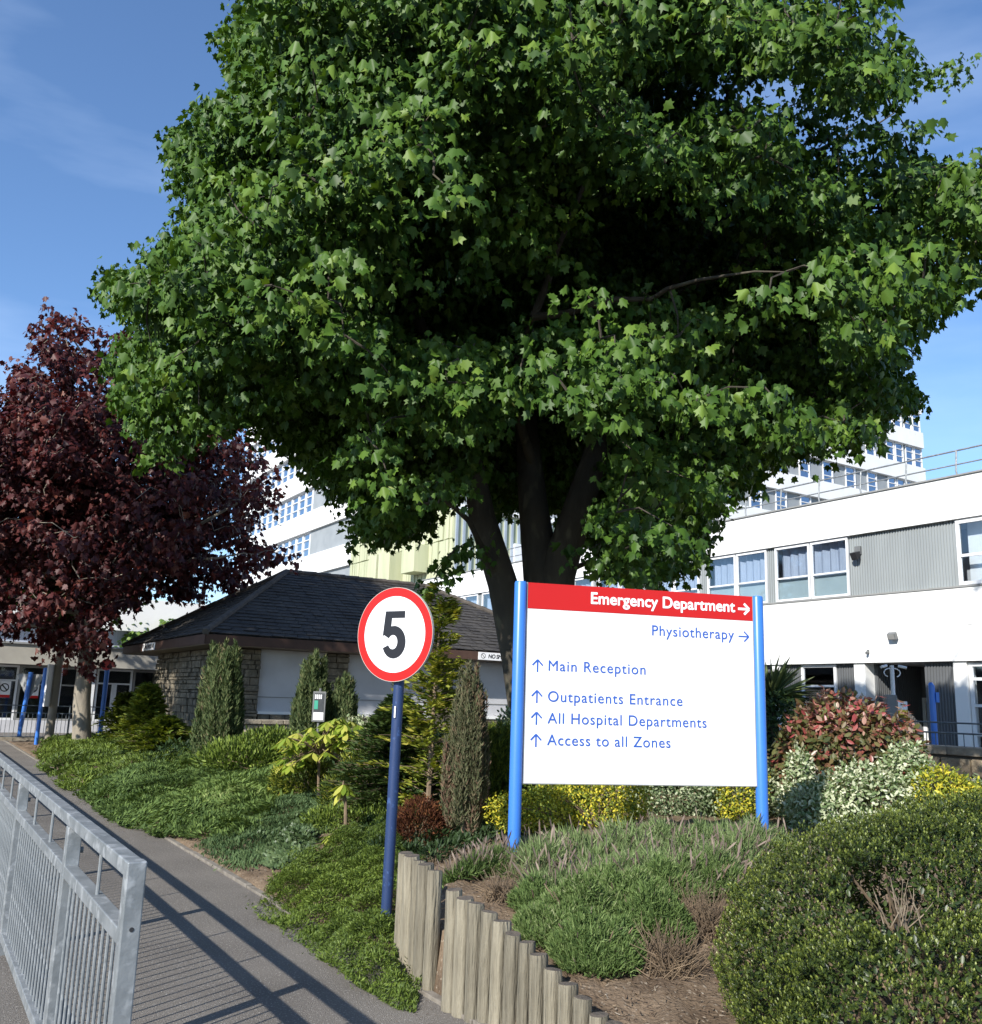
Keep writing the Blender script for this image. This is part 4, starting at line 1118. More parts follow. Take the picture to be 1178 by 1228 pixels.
ML_GOLD = leafmat('golden_conifer', [(0.0, (0.03, 0.05, 0.01)), (0.5, (0.10, 0.14, 0.018)), (0.85, (0.26, 0.28, 0.035)), (1.0, (0.42, 0.38, 0.07))], 0.25, 0.6, 0.25)
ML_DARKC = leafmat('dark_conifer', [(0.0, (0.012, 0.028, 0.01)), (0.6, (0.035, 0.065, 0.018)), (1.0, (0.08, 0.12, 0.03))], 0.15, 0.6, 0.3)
ML_COLUMN = leafmat('grey_juniper_column', [(0.0, (0.03, 0.05, 0.02)), (0.5, (0.085, 0.12, 0.045)), (0.8, (0.155, 0.18, 0.075)), (1.0, (0.21, 0.15, 0.095))], 0.12, 0.75, 0.2)
ML_BROWNC = leafmat('browning_juniper', [(0.0, (0.045, 0.05, 0.028)), (0.4, (0.10, 0.115, 0.055)), (0.7, (0.16, 0.15, 0.085)), (1.0, (0.17, 0.10, 0.07))], 0.1, 0.8, 0.15)
ML_RUST = leafmat('rusty_dwarf_conifer', [(0.0, (0.035, 0.012, 0.006)), (0.6, (0.09, 0.03, 0.014)), (1.0, (0.17, 0.07, 0.025))], 0.1, 0.8, 0.2)
ML_LAV = leafmat('lavender_foliage', [(0.0, (0.06, 0.095, 0.035)), (0.5, (0.145, 0.205, 0.075)), (0.8, (0.22, 0.28, 0.12)), (1.0, (0.31, 0.31, 0.19))], 0.15, 0.8, 0.15)
ML_LAVG = leafmat('green_lavender', [(0.0, (0.04, 0.07, 0.022)), (0.5, (0.105, 0.165, 0.045)), (0.85, (0.18, 0.245, 0.085)), (1.0, (0.28, 0.29, 0.16))], 0.2, 0.7, 0.2)
ML_SPIKE = leafmat('old_lavender_spikes', [(0.0, (0.12, 0.085, 0.075)), (0.6, (0.20, 0.155, 0.13)), (1.0, (0.30, 0.24, 0.19))], 0.1, 0.9, 0.1)
ML_HEBE = leafmat('hebe_leaf', [(0.0, (0.02, 0.038, 0.009)), (0.45, (0.07, 0.095, 0.016)), (0.75, (0.165, 0.20, 0.033)), (1.0, (0.31, 0.35, 0.08))], 0.2, 0.4, 0.4)
ML_PHOT = leafmat('bronze_photinia_leaf', [(0.0, (0.05, 0.065, 0.02)), (0.35, (0.13, 0.13, 0.045)), (0.65, (0.20, 0.10, 0.06)), (0.82, (0.32, 0.06, 0.065)), (1.0, (0.45, 0.33, 0.24))], 0.25, 0.35, 0.5)
ML_VAR = leafmat('white_variegated_leaf', [(0.0, (0.08, 0.13, 0.045)), (0.35, (0.20, 0.27, 0.12)), (0.6, (0.42, 0.46, 0.29)), (1.0, (0.66, 0.67, 0.50))], 0.25, 0.5, 0.3)
ML_VARG = leafmat('grey_variegated_leaf', [(0.0, (0.06, 0.10, 0.04)), (0.4, (0.16, 0.22, 0.10)), (0.8, (0.33, 0.38, 0.23)), (1.0, (0.52, 0.54, 0.38))], 0.25, 0.5, 0.3)
ML_YELV = leafmat('yellow_leaf', [(0.0, (0.08, 0.13, 0.02)), (0.45, (0.26, 0.29, 0.03)), (0.7, (0.5, 0.46, 0.045)), (1.0, (0.72, 0.60, 0.06))], 0.3, 0.5, 0.3)
ML_FATS = leafmat('yellow_green_broad_leaf', [(0.0, (0.10, 0.17, 0.02)), (0.5, (0.25, 0.33, 0.04)), (1.0, (0.52, 0.50, 0.11))], 0.3, 0.38, 0.45)
ML_SEDGE = leafmat('strap_leaf', [(0.0, (0.03, 0.06, 0.025)), (1.0, (0.14, 0.17, 0.06))], 0.15, 0.5, 0.35)
ML_BUSH = leafmat('far_green_leaf', [(0.0, (0.03, 0.07, 0.015)), (0.6, (0.08, 0.16, 0.03)), (1.0, (0.18, 0.26, 0.05))], 0.3, 0.5, 0.3)

def inside(poly, x, y):
    poly = np.array(poly, float); n = len(poly); r = np.zeros(x.shape, bool); j = n - 1
    for i in range(n):
        xi, yi = poly[i]; xj, yj = poly[j]
        c = ((yi > y) != (yj > y)) & (x < (xj - xi) * (y - yi) / (yj - yi + 1e-12) + xi)
        r ^= c; j = i
    return r

def grow_tree(root, stems, centres, bark, twig_r=0.012, limb_n=26, limb_r=0.07, nm='limb'):
    """stems: list of (points, radii). Limbs run from the stems to spread-out centres, twigs to every spray."""
    for pts, rad in stems:
        mb = MB(); mb.tube(pts, rad, 14, cap=True); mb.build('trunk' if rad is stems[0][1] else 'stem', bark, root, smooth=True)
    nodes = []; nr = []
    for pts, rad in stems:
        pts = [np.array(p, float) for p in pts]
        for i in range(len(pts) - 1):
            for t in np.linspace(0, 1, 5):
                nodes.append(pts[i] + (pts[i + 1] - pts[i]) * t); nr.append(rad[i])
    nodes = np.array(nodes); ok = nodes[:, 2] > nodes[:, 2].min() + 1.3; nodes = nodes[ok]
    C = np.array(centres)
    pick = [C[rng.integers(len(C))]]
    for _ in range(limb_n - 1):
        d = np.min([np.linalg.norm(C - p, axis=1) for p in pick], axis=0); pick.append(C[np.argmax(d)])
    limbnodes = list(nodes)
    for p in pick:
        A = nodes
        d = np.linalg.norm(A - p, axis=1) + 1.4 * np.clip(A[:, 2] - p[2] + 0.5, 0, 9)
        a = A[np.argmin(d)]; L = np.linalg.norm(p - a)
        m1 = a + (p - a) * 0.3 + np.array([0, 0, 0.14 * L]) + rng.normal(size=3) * 0.10 * L
        m2 = a + (p - a) * 0.58 + np.array([0, 0, 0.08 * L]) + rng.normal(size=3) * 0.06 * L
        end = a + (p - a) * 0.80
        r0 = min(limb_r, 0.02 + 0.012 * L)
        pp = []
        for t in np.linspace(0, 1, 10):     # a smooth, slightly wandering curve
            w0, w1, w2, w3 = (1 - t) ** 3, 3 * t * (1 - t) ** 2, 3 * t * t * (1 - t), t ** 3
            pp.append(a * w0 + (m1 * 1.0) * w1 + m2 * w2 + end * w3 + (rng.normal(size=3) * .022 * L * t * (1 - t) * 2 if 0 < t < 1 else 0))
        mb = MB(); mb.tube(pp, [r0 * (1 - .88 * (i / 9) ** .8) for i in range(10)], 8, cap=False); mb.build(nm, bark, root, smooth=True)
        for q0, q1 in ((pp[0], pp[3]), (pp[3], pp[6]), (pp[6], pp[9])):
            for t in (0.33, 0.66, 1.0): limbnodes.append(q0 + (q1 - q0) * t)
    LN = np.array(limbnodes)
    mb = MB()
    dist = np.full(len(C), 1e9); par = np.zeros(len(C), int); isn = np.ones(len(C), bool)
    for j, c in enumerate(C):
        d = np.linalg.norm(LN - c, axis=1); par[j] = np.argmin(d); dist[j] = d.min()
    done = np.zeros(len(C), bool)
    for _ in range(len(C)):
        j = int(np.argmin(np.where(done, 1e9, dist)))
        a = LN[par[j]] if isn[j] else C[par[j]]; c = C[j]; done[j] = True
        if dist[j] < 2.2:
            m = (a + c) / 2 + np.array([0, 0, 0.05]) + rng.normal(size=3) * 0.12 * dist[j]
            mb.tube([a, m, c], [twig_r, twig_r * .7, twig_r * .4], 4, cap=False)
        d = np.linalg.norm(C - c, axis=1); up_ = (d < dist) & ~done
        dist[up_] = d[up_]; par[up_] = j; isn[up_] = False
    mb.build('twigs', bark, root, kind='stuff')

def sprays_to_leaves(C, O, n_per, rad, size, up=0.55, outw=0.65, jit=0.42, flat=0.30, droop=0.7):
    """each spray: a drooping tier of leaves round its twig end"""
    m = len(C)
    k = np.repeat(np.arange(m), n_per)
    n = len(k)
    c, o = C[k], O[k]
    r = rad * np.sqrt(rng.random(n)); a = rng.random(n) * 2 * math.pi
    ax = nrm(np.cross(o, UP) + 1e-6); fw = nrm(o * [1, 1, 0.2] + 1e-6)
    off = ax * (r * np.cos(a))[:, None] + fw * (r * np.sin(a))[:, None]
    off[:, 2] += -0.45 * r ** 2 / rad + rng.normal(size=n) * rad * flat
    P = c + off
    outd = nrm(off * [1, 1, 0] + o * rad * 0.5 + 1e-6)
    N = UP * up + outd * outw + o * 0.25 + rng.normal(size=(n, 3)) * jit
    T = outd * 0.6 - UP * droop + rng.normal(size=(n, 3)) * 0.45
    S = size * rng.uniform(0.45, 1.3, n)
    return P, N, T, S, k

# ---- the big green maple
TB = np.array([0.62, 11.6]); tg = gz(*TB)
maple = thing('green_maple_tree', 'huge multi-stemmed green maple tree standing behind the direction sign', 'tree', (*TB, tg))
P3 = lambda x, y, Y: at_y(x, y, Y)
TY = 11.6
stems = [
    ([(0.55, TY, tg - .2), P3(640, 900, TY), P3(643, 800, TY), P3(652, 700, TY), P3(640, 610, TY + .1), P3(632, 520, TY + .2), P3(628, 400, TY + .5), P3(610, 290, TY + .6)],
     [.44, .36, .31, .25, .19, .15, .11, .05]),
    ([P3(636, 870, TY), P3(622, 790, TY - .05), P3(603, 700, TY - .2), P3(578, 620, TY - .35), P3(568, 560, TY - .4), P3(545, 480, TY - .6), P3(500, 380, TY - .9), P3(440, 270, TY - 1.1)],
     [.24, .21, .185, .165, .13, .10, .07, .04]),
    ([P3(650, 850, TY), P3(663, 760, TY), P3(668, 690, TY - .1), P3(690, 620, TY - .2), P3(715, 545, TY - .2), P3(742, 480, TY - .1), P3(790, 380, TY), P3(840, 290, TY + .2)],
     [.27, .25, .23, .19, .165, .12, .08, .035]),
    ([P3(700, 590, TY - .2), P3(750, 520, TY + .4), P3(800, 455, TY + .9), P3(870, 410, TY + 1.3)], [.10, .09, .07, .03]),
    ([P3(640, 560, TY + .1), P3(615, 480, TY - .6), P3(622, 420, TY - 1.5), P3(640, 380, TY - 2.4)], [.07, .05, .035, .02]),
]
SIL = [(250, -600), (258, -100), (262, 0), (238, 50), (262, 110), (178, 140), (176, 175), (196, 240), (180, 285), (108, 292), (92, 345), (132, 385), (104, 425), (118, 480), (148, 545), (170, 585), (212, 600),
       (225, 550), (280, 520), (330, 545), (385, 590), (395, 625), (430, 658), (470, 668), (520, 640), (560, 590), (585, 600), (600, 640), (640, 610), (690, 640), (700, 700), (760, 712), (800, 712), (835, 690),
       (872, 640), (890, 590), (950, 560), (1010, 575), (1040, 530), (1090, 500), (1128, 475), (1100, 430), (1130, 385), (1185, 355), (1300, 330), (1330, 160), (1178, 140), (1130, 160), (1088, 150), (1060, 112), (1100, 112), (1168, 62), (1100, 58), (1075, 66), (1062, 40), (1105, 10), (1150, -40), (1150, -600)]
def crown_sprays(n_try, cen, rad, sil, keep_frac, rpx_m, shell=0.55, thr=-0.15, nscale=1.1, yfix=None):
    d = rdir(n_try); q = rng.random(n_try) ** shell
    C = cen + d * rad * q[:, None]
    C = C + rng.normal(size=C.shape) * 0.15
    x, y, z = to_px(C)
    ok = inside(sil, x, y)
    rp = rpx_m * FPX / z
    for dx, dy in ((1, 0), (-1, 0), (0, 1), (0, -1)):
        ok &= inside(sil, x + dx * rp, y + dy * rp * 0.8)
    nn = wob3(C, nscale)
    ok &= nn > thr - 0.9 * (1 - q)
    C = C[ok]; q = q[ok]; x = x[ok]; y = y[ok]
    O = nrm((C - cen) / rad ** 1.0 + 1e-6)
    return C, O, q, x, y
cen = np.array([0.75, 11.6, 7.3]); rad = np.array([6.9, 5.3, 6.2])
C, O, q, x, y = crown_sprays(24000, cen, rad, SIL, 1, 0.46, shell=0.42, thr=0.04, nscale=2.4)
# a tree of this depth throws no shade on the upper wing: keep the crown off that sun path
_tt = ((P_R[:2] - C[:, :2]) @ DF) / (np.array([.515, .857]) @ DF)
_hz = C[:, 2] - .6249 * _tt; _hs = (C[:, :2] + _tt[:, None] * np.array([.515, .857]) - P_R[:2]) @ DS
_ok = ~((_hz > 2.2) & (_hz < 7.5) & (_hs > -4) & (_hs < 12)) ; C, O, q, x, y = C[_ok], O[_ok], q[_ok], x[_ok], y[_ok]
# the hollow, shaded side right of the middle: far fewer sprays in its front half
dk = (((x - 830) / 260) ** 2 + ((y - 250) / 190) ** 2 < 1) & (C[:, 1] < 12.0) & ((wob3(C, 1.9) < 0.10) | (rng.random(len(x)) < .35)) & (rng.random(len(x)) < .93)
dk |= (((x - 560) / 130) ** 2 + ((y - 350) / 60) ** 2 < 1) & (C[:, 1] < 11.6) & (rng.random(len(x)) < 0.9)
dk |= (((x - 420) / 150) ** 2 + ((y - 520) / 60) ** 2 < 1) & (C[:, 1] < 10.5) & (rng.random(len(x)) < 0.8)
dk |= (x > 590) & (x < 1020) & (y < 560) & (y > 60) & (C[:, 1] < 11.2) & (wob3(C, 1.7) < 0.06)
dk |= (x > 690) & (x < 890) & (y > 545) & (C[:, 1] < 12) & (rng.random(len(x)) < .5)
dk2 = (((x - 650) / 90) ** 2 + ((y - 560) / 90) ** 2 < 1) & (C[:, 1] < 11.8)
kp = ~(dk | dk2)
C, O, q = C[kp], O[kp], q[kp]
# the back of the crown, closed
C2, O2, q2, x2, y2 = crown_sprays(9000, cen + np.array([.2, .6, .2]), rad * np.array([.97, .9, 1.0]), SIL, 1, 0.46, shell=0.6, thr=-2)
k2_ = (C2[:, 1] > 11.9) & (x2 > 560)
_tt = ((P_R[:2] - C2[:, :2]) @ DF) / (np.array([.515, .857]) @ DF); _hz = C2[:, 2] - .6249 * _tt; _hs = (C2[:, :2] + _tt[:, None] * np.array([.515, .857]) - P_R[:2]) @ DS
k2_ &= ~((_hz > 2.2) & (_hz < 7.5) & (_hs > -4) & (_hs < 12))
i_ = np.where(k2_)[0][:820]
C = np.vstack([C, C2[i_]]); O = np.vstack([O, O2[i_]]); q = np.concatenate([q, q2[i_]])
print('sprays', len(C))
# a few loose hanging sprays by the stems, as photographed
ex = [P3(520, 690, 10.6), P3(545, 660, 10.6), P3(566, 655, 10.7), P3(640, 395, 8.6), P3(625, 440, 8.6), P3(600, 475, 8.8), P3(700, 350, 7.6), P3(760, 395, 8.0), P3(1120, 90, 12.2), P3(1092, 88, 12.2), P3(1145, 78, 12.2), P3(735, 675, 10.4), P3(775, 690, 10.6), P3(820, 650, 10.8), P3(705, 660, 10.2)]
C = np.vstack([C, ex]); O = np.vstack([O, nrm(np.array(ex) - cen)])
grow_tree(maple, stems, C, M_BARK, limb_n=22, limb_r=0.045)
P, N, T, S, k = sprays_to_leaves(C, O, 52, 0.36, 0.096, flat=.2, jit=.62, droop=1.0)
sv = rng.random(len(C))
v = 0.15 + 0.5 * rng.random(len(P)) + 0.3 * sv[k]
px_, py_, pz_ = to_px(P)
vis = (px_ > 20) & (px_ < 1160) & (py_ > 20) & (py_ < 700)
order = np.argsort(np.where(vis, pz_ - S * 12, 1e9))[:300]
near = np.zeros(len(P), bool); near[order] = True
foliage('crown', P[~near], N[~near], T[~near], S[~near], T_MAPLE, ML_GREEN, np.clip(v[~near], 0, 1), maple, vary=True)
# nearest leaves, each its own part
tv, tf = T_MAPLE
leaf_mes = []
for i in range(6):
    vv = tv.copy(); vv[:, 2] *= 0.6 + 0.25 * i
    leaf_mes.append(arrays_mesh('leaf', vv, [len(f) for f in tf], np.concatenate([np.array(f) for f in tf]), ML_GREEN, np.full(len(vv), 0.25 + 0.13 * i)))
def leaf_objects(idx, P, N, T, S, meshes, root):
    for c, i in enumerate(idx):
        t = T[i] / np.linalg.norm(T[i]); n_ = N[i] - t * (N[i] @ t); n_ /= np.linalg.norm(n_); b = np.cross(t, n_)
        o = bpy.data.objects.new('leaf', meshes[c % len(meshes)]); COL.objects.link(o); o.parent = root
        s = float(S[i]); Lc = P[i] - LOC[root.name]
        o.matrix_basis = Matrix(((b[0] * s, t[0] * s, n_[0] * s, Lc[0]), (b[1] * s, t[1] * s, n_[1] * s, Lc[1]), (b[2] * s, t[2] * s, n_[2] * s, Lc[2]), (0, 0, 0, 1)))
leaf_objects(order, P, N, T, S, leaf_mes, maple)
# winged seed bunches: small pale sprigs among the leaves
i = rng.choice(len(P), 2600, replace=False)
foliage('seed_bunches', P[i] + rng.normal(size=(len(i), 3)) * 0.05, rdir(len(i)), -UP + rng.normal(size=(len(i), 3)) * 0.6, rng.uniform(0.05, 0.09, len(i)), T_SPRIG, leafmat('pale_maple_seeds', [(0, (0.2, 0.27, 0.06)), (1, (0.34, 0.38, 0.12))], 0.3), rng.random(len(i)), maple)

# ---- dark red maple
RY = 24.9; RB_ = np.array([-10.4, RY]); rg = gz(*RB_)
redm = thing('red_maple_tree', 'dark purple-red leaved maple with a pale straight trunk at the left', 'tree', (*RB_, rg))
stems = [([(RB_[0], RY, rg - .1), P3(98, 840, RY), P3(103, 790, RY), P3(108, 740, RY), P3(112, 660, RY), P3(116, 560, RY), P3(118, 460, RY)], [.24, .215, .19, .15, .12, .08, .04]),
         ([P3(104, 770, RY), P3(80, 700, RY - .4), P3(50, 620, RY - .8), P3(20, 540, RY - 1)], [.10, .08, .05, .03]),
         ([P3(106, 760, RY), P3(160, 700, RY - .3), P3(220, 640, RY - .6), P3(290, 600, RY - .8)], [.10, .08, .05, .03])]
RSIL = [(-220, 760), (-260, 480), (-60, 440), (-10, 470), (30, 430), (15, 395), (60, 375), (50, 345), (90, 355), (150, 380), (200, 420), (260, 480), (345, 540), (350, 580), (330, 620), (300, 640), (365, 650), (360, 668), (310, 680), (320, 705), (290, 715), (260, 712), (215, 735), (190, 705), (150, 735), (148, 775), (120, 800), (85, 790), (30, 770), (-40, 770)]
rc = np.array([P3(95, 590, RY)[0], RY, P3(95, 590, RY)[2]]); rr = np.array([6.9, 4.6, 5.3])
C, O, q, x, y = crown_sprays(3000, rc, rr, RSIL, 1, 0.42, shell=0.45, thr=0.10, nscale=2.4)
print('red sprays', len(C))
exr = [P3(346, 660, RY - 2), P3(330, 660, RY - 2), P3(310, 664, RY - 2), P3(62, 372, RY - .5), P3(72, 390, RY - .5), P3(45, 400, RY - .5), P3(25, 440, RY - 1), P3(100, 790, RY - .6), P3(120, 780, RY - .6)]
C = np.vstack([C, exr]); O = np.vstack([O, nrm(np.array(exr) - rc)])
grow_tree(redm, stems, C, M_BARKP, limb_n=20, limb_r=0.07, twig_r=0.014)
P, N, T, S, k = sprays_to_leaves(C, O, 34, 0.44, 0.16, up=0.45, jit=.6)
foliage('crown', P, N, T, S, T_MAPLE, ML_RED, np.clip(0.1 + 0.5 * rng.random(len(P)) + 0.4 * rng.random(len(C))[k], 0, 1), redm, vary=True)

def round_tree(name, label, base, top, radx, zc, rz, material, trunk_r, n, size, per=26, rad=0.5, group=None, bark=None, seed_shell=0.5, thr=-0.6):
    g = gz(*base) if -40 < base[0] < 40 else 0
    t = thing(name, label, 'tree', (*base, max(g, 0)), group)
    c = np.array([base[0], base[1], zc])
    d = rdir(n); q = rng.random(n) ** seed_shell; C = c + d * np.array([radx, radx, rz]) * q[:, None]
    kp = wob3(C, 1.2) > thr; C = C[kp]; O = nrm(C - c)
    st = [([(base[0], base[1], g - .1), (base[0] + .05, base[1], zc - rz * .7), (base[0] - .05, base[1] + .1, zc), (base[0], base[1], zc + rz * .7)], [trunk_r, trunk_r * .75, trunk_r * .5, trunk_r * .15])]
    grow_tree(t, st, C, bark or M_BARKP, limb_n=12, limb_r=trunk_r * .5)
    P, N, T, S, k = sprays_to_leaves(C, O, per, rad, size)
    foliage('crown', P, N, T, S, T_MAPLE_S, material, np.clip(rng.random(len(P)), 0, 1), t)
    return t
b = at_y(60, 872, 26.6)
round_tree('young_green_tree', 'slender green tree with a thin dark trunk behind the red-leaved maple', (b[0], b[1]), 0, 2.1, 4.9, 1.5, ML_BUSH, 0.12, 170, 0.17)
round_tree('street_tree', 'green street tree across the road at the far left', (-11.6, 12.3), 0, 3.0, 10.7, 3.7, ML_GREEN, 0.15, 900, 0.17, per=24, rad=0.5)
b = at_y(190, 760, 36.0)
round_tree('far_green_tree', 'small bright green tree peeping over the left end of the hut roof', (b[0], b[1]), 0, 1.6, 3.6, 0.9, ML_BUSH, 0.10, 110, 0.18)

# ---- columnar junipers (upright plumes around an axis)
def column(label, px, pyb, pyt, Y, r, material, plumes, per, group=None, name='columnar_juniper', size=0.085, tip=None, brown=0.0, tmpl=T_NEED, spread=0.28):
    b = at_y(px, pyb, Y); tpt = at_y(px, pyt, Y); base = np.array([b[0], b[1], gz(b[0], b[1])]); Ht = tpt[2] - base[2]
    t = thing(name, label, 'shrub', tuple(base), group)
    PP, TT, VV = [], [], []
    for i in range(plumes):
        a = rng.random() * 2 * math.pi; h0 = Ht * rng.uniform(0.0, 0.68) ; L = min(Ht * rng.uniform(0.22, 0.5), (Ht - h0) * rng.uniform(.7, 1.0))
        if i == 0: a, h0, L, rr0 = 0, Ht * .5, Ht * .5, 0
        rel = (h0 + L * .3) / Ht; prof = r * (1 - max(0, rel - 0.35) / 0.65 * 0.75) * (0.75 + 0.25 * min(1, rel * 4))
        rr0 = 0 if i == 0 else prof * rng.uniform(0.55, 0.92)
        cx, cy = math.cos(a) * rr0, math.sin(a) * rr0
        s = rng.random(per); w = r * 0.25 * (1 - s) ** 0.6 * np.minimum(1, s * 5 + .3)
        th = rng.random(per) * 2 * math.pi; q = np.sqrt(rng.uniform(0.3, 1, per))
        lean = 0.10 * r / max(r, .01)
        X = base[0] + cx * (1 + lean * s) + w * q * np.cos(th); Yy = base[1] + cy * (1 + lean * s) + w * q * np.sin(th)
        Z = base[2] + h0 + s * L
        PP.append(np.stack([X, Yy, Z], -1))
        TT.append(np.stack([np.cos(th) * 0.45, np.sin(th) * 0.45, np.full(per, 1.0)], -1) + rng.normal(size=(per, 3)) * spread)
        VV.append(np.clip(rng.random(per) * 0.8 + 0.1 * rng.random() + (brown if rng.random() < 0.3 else 0), 0, 1))
    P = np.vstack(PP); T = np.vstack(TT); v = np.concatenate(VV)
    foliage('foliage', P, rdir(len(P)), T, size * rng.uniform(.5, 1.3, len(P)), tmpl, material, v, t)
    mb = MB(); mb.tube([base - [0, 0, .1], base + [0, 0, Ht * .8]], [r * .16, .01], 7); mb.build('stem', M_TWIG, t)
    return t
column('tall grey-green columnar juniper, widest of the junipers, by the hut corner', 258, 920, 768, 16.0, 0.40, ML_COLUMN, 95, 300, brown=.2, group='columnar junipers by the hut')
column('columnar juniper in front of the white boarding, left of the poster board', 371, 900, 780, 15.9, 0.31, ML_COLUMN, 70, 240, group='columnar junipers by the hut')
column('shorter columnar juniper right behind the poster board', 408, 900, 808, 16.0, 0.25, ML_COLUMN, 55, 200, group='columnar junipers by the hut')
column('browning narrow juniper column between the speed sign and the blue sign post', 556, 1004, 795, 9.0, 0.20, ML_BROWNC, 90, 420, size=0.05, brown=.35)
column('golden-green conifer column close to the left blue sign post', 596, 1000, 868, 9.6, 0.24, ML_GOLD, 60, 300, size=0.06, name='golden_conifer', spread=.45)

# ---- tall loose golden conifer with drooping side branches
def open_conifer(label, px, pyb, pyt, Y, r, material, nb, name='golden_cypress', tips=1.0, size=0.075, per=26, group=None, skew=0.0, pw=0.8):
    b = at_y(px, pyb, Y); tpt = at_y(px, pyt, Y); base = np.array([b[0], b[1], gz(b[0], b[1])]); Ht = tpt[2] - base[2]
    t = thing(name, label, 'shrub', tuple(base), group)
    PP, TT, VV, NN = [], [], [], []; wood = MB()
    wood.tube([base - [0, 0, .1], base + [skew * .4, 0, Ht * .5], base + [skew, 0, Ht * .95]], [0.035, .022, .005], 7)
    for i in range(nb):
        s = rng.random() ** 0.85; a = rng.random() * 2 * math.pi
        z = base[2] + Ht * (0.06 + 0.93 * s); L = r * (1 - s) ** pw * rng.uniform(.3, 1.3) + 0.07
        a0 = np.array([base[0] + skew * s, base[1], z]); d = np.array([math.cos(a), math.sin(a), 0.35])
        e = a0 + d * L; wood.tube([a0, a0 * .5 + e * .5 - [0, 0, .02 * L], e - [0, 0, .2 * L]], [.005, .003, .0015], 4, cap=False)
        tt = rng.random(per) ** 0.7
        p = a0 + d * L * tt[:, None] + np.array([0, 0, -0.25 * L]) * (tt ** 2)[:, None] + rng.normal(size=(per, 3)) * 0.04 * (1.2 - tt)[:, None]
        sid = np.cross(d, UP); sgn = rng.choice([-1, 1], per)
        PP.append(p); TT.append(d + sid * (sgn * 0.6)[:, None] + UP * rng.normal(size=per)[:, None] * .2 - UP * 0.1)
        NN.append(UP + rng.normal(size=(per, 3)) * .45)
        VV.append(np.clip(0.25 + 0.5 * tt * tips + rng.random(per) * .35, 0, 1))
    P = np.vstack(PP)
    foliage('foliage', P, np.vstack(NN), np.vstack(TT), size * rng.uniform(.6, 1.4, len(P)), T_SPRIG, material, np.concatenate(VV), t)
    wood.build('branch_wood', M_TWIG, t)
    return t
open_conifer('tall loose golden-tipped cypress rising behind the speed sign', 512, 990, 702, 9.9, 0.60, ML_GOLD, 150, size=0.085, per=34, skew=0.05, pw=0.9)
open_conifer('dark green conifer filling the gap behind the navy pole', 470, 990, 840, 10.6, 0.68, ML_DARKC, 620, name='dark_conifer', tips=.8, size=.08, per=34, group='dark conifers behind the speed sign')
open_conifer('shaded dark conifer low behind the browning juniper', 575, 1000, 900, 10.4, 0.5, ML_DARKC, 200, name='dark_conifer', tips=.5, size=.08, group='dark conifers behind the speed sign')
open_conifer('golden-green dwarf conifer right beside the pale trunk of the red-leaved maple', 146, 905, 832, 26.5, 0.70, ML_GOLD, 200, name='dwarf_conifer', size=.15, tips=.4, group='dwarf conifers by the hut')
open_conifer('bright yellow-green conifer against the dark corner of the hut', 170, 905, 822, 20.8, 0.62, ML_GOLD, 260, name='dwarf_conifer', size=.13, tips=.6, group='dwarf conifers by the hut')
open_conifer('low spreading yellow-green conifer in front of the lit hut wall', 195, 908, 862, 19.5, 0.80, ML_GOLD, 200, name='dwarf_conifer', size=.13, tips=.4, group='dwarf conifers by the hut')

# helper for mounded shrubs at a photographed spot
def lumps_at(px, pyb, Y, specs):
    b = at_y(px, pyb, Y); g = gz(b[0], b[1]); return np.array([b[0], b[1], g]), [((b[0] + dx, b[1] + dy, g + dz), r) for dx, dy, dz, r in specs]
def mound(name, label, px, pyb, Y, specs, n, size, tmpl, material, cat='shrub', facing=None, upw=0.6, jit=0.5, group=None, vfun=None, depth=.35, stems=True, droop=0.0):
    base, L = lumps_at(px, pyb, Y, specs)
    t = thing(name, label, cat, tuple(base), group)
    shrub(t, L, n, size, tmpl, material, facing=facing, upw=upw, jit=jit, vfun=vfun, depth=depth, droop=droop)
    if stems:
        mb = MB()
        for c, r in L:
            for _ in range(5):
                d = rdir(1)[0]; d[2] = abs(d[2]); branches(mb, base - [0, 0, .03], [np.array(c) + d * np.array(r) * .8], .014, .004)
        mb.build('branches', M_TWIG, t)
    return t
mound('spreading_juniper', 'spreading yellow-green juniper below the pale planter wall', 320, 915, 15.2, [(-.35, 0, .15, (.75, .6, .34)), (.35, .1, .22, (.65, .5, .33)), (0, .2, .4, (.5, .4, .25))], 9000, .085, T_SPRIG, ML_MOSS, facing='sprig')
mound('glossy_shrub', 'dark green glossy shrub mixed with gold between the yellow-leaved plant and the navy pole', 446, 990, 10.9, [(0, 0, .35, (.42, .35, .5)), (.3, .1, .6, (.35, .3, .45)), (-.3, 0, .2, (.3, .3, .3))], 7000, .06, T_SPRIG, ML_GOLD, facing='sprig', vfun=lambda P, N: rng.random(len(P)) ** 1.6)
mound('dark_evergreen_underplanting', 'low dark bushy plants around the bare stick rosette', 425, 992, 10.3, [(0, 0, .05, (.55, .3, .16)), (.4, 0, .08, (.4, .3, .2))], 5000, .05, T_SPRIG, ML_MOSS, facing='sprig')
mound('rusty_conifer', 'small rust-brown dwarf conifer between the navy pole and the browning juniper', 502, 1008, 9.1, [(0, 0, .14, (.25, .22, .30)), (-.12, 0, .1, (.16, .16, .2)), (.12, 0, .12, (.14, .14, .22))], 7000, .035, T_SPRIG, ML_RUST, facing='sprig')
mound('white_flowering_shrub', 'white-flecked shrub in front of the boarded opening behind the speed sign', 432, 890, 15.6, [(0, 0, .35, (.45, .35, .4)), (.3, 0, .3, (.35, .3, .35))], 2600, .06, T_OVAL, ML_VAR)
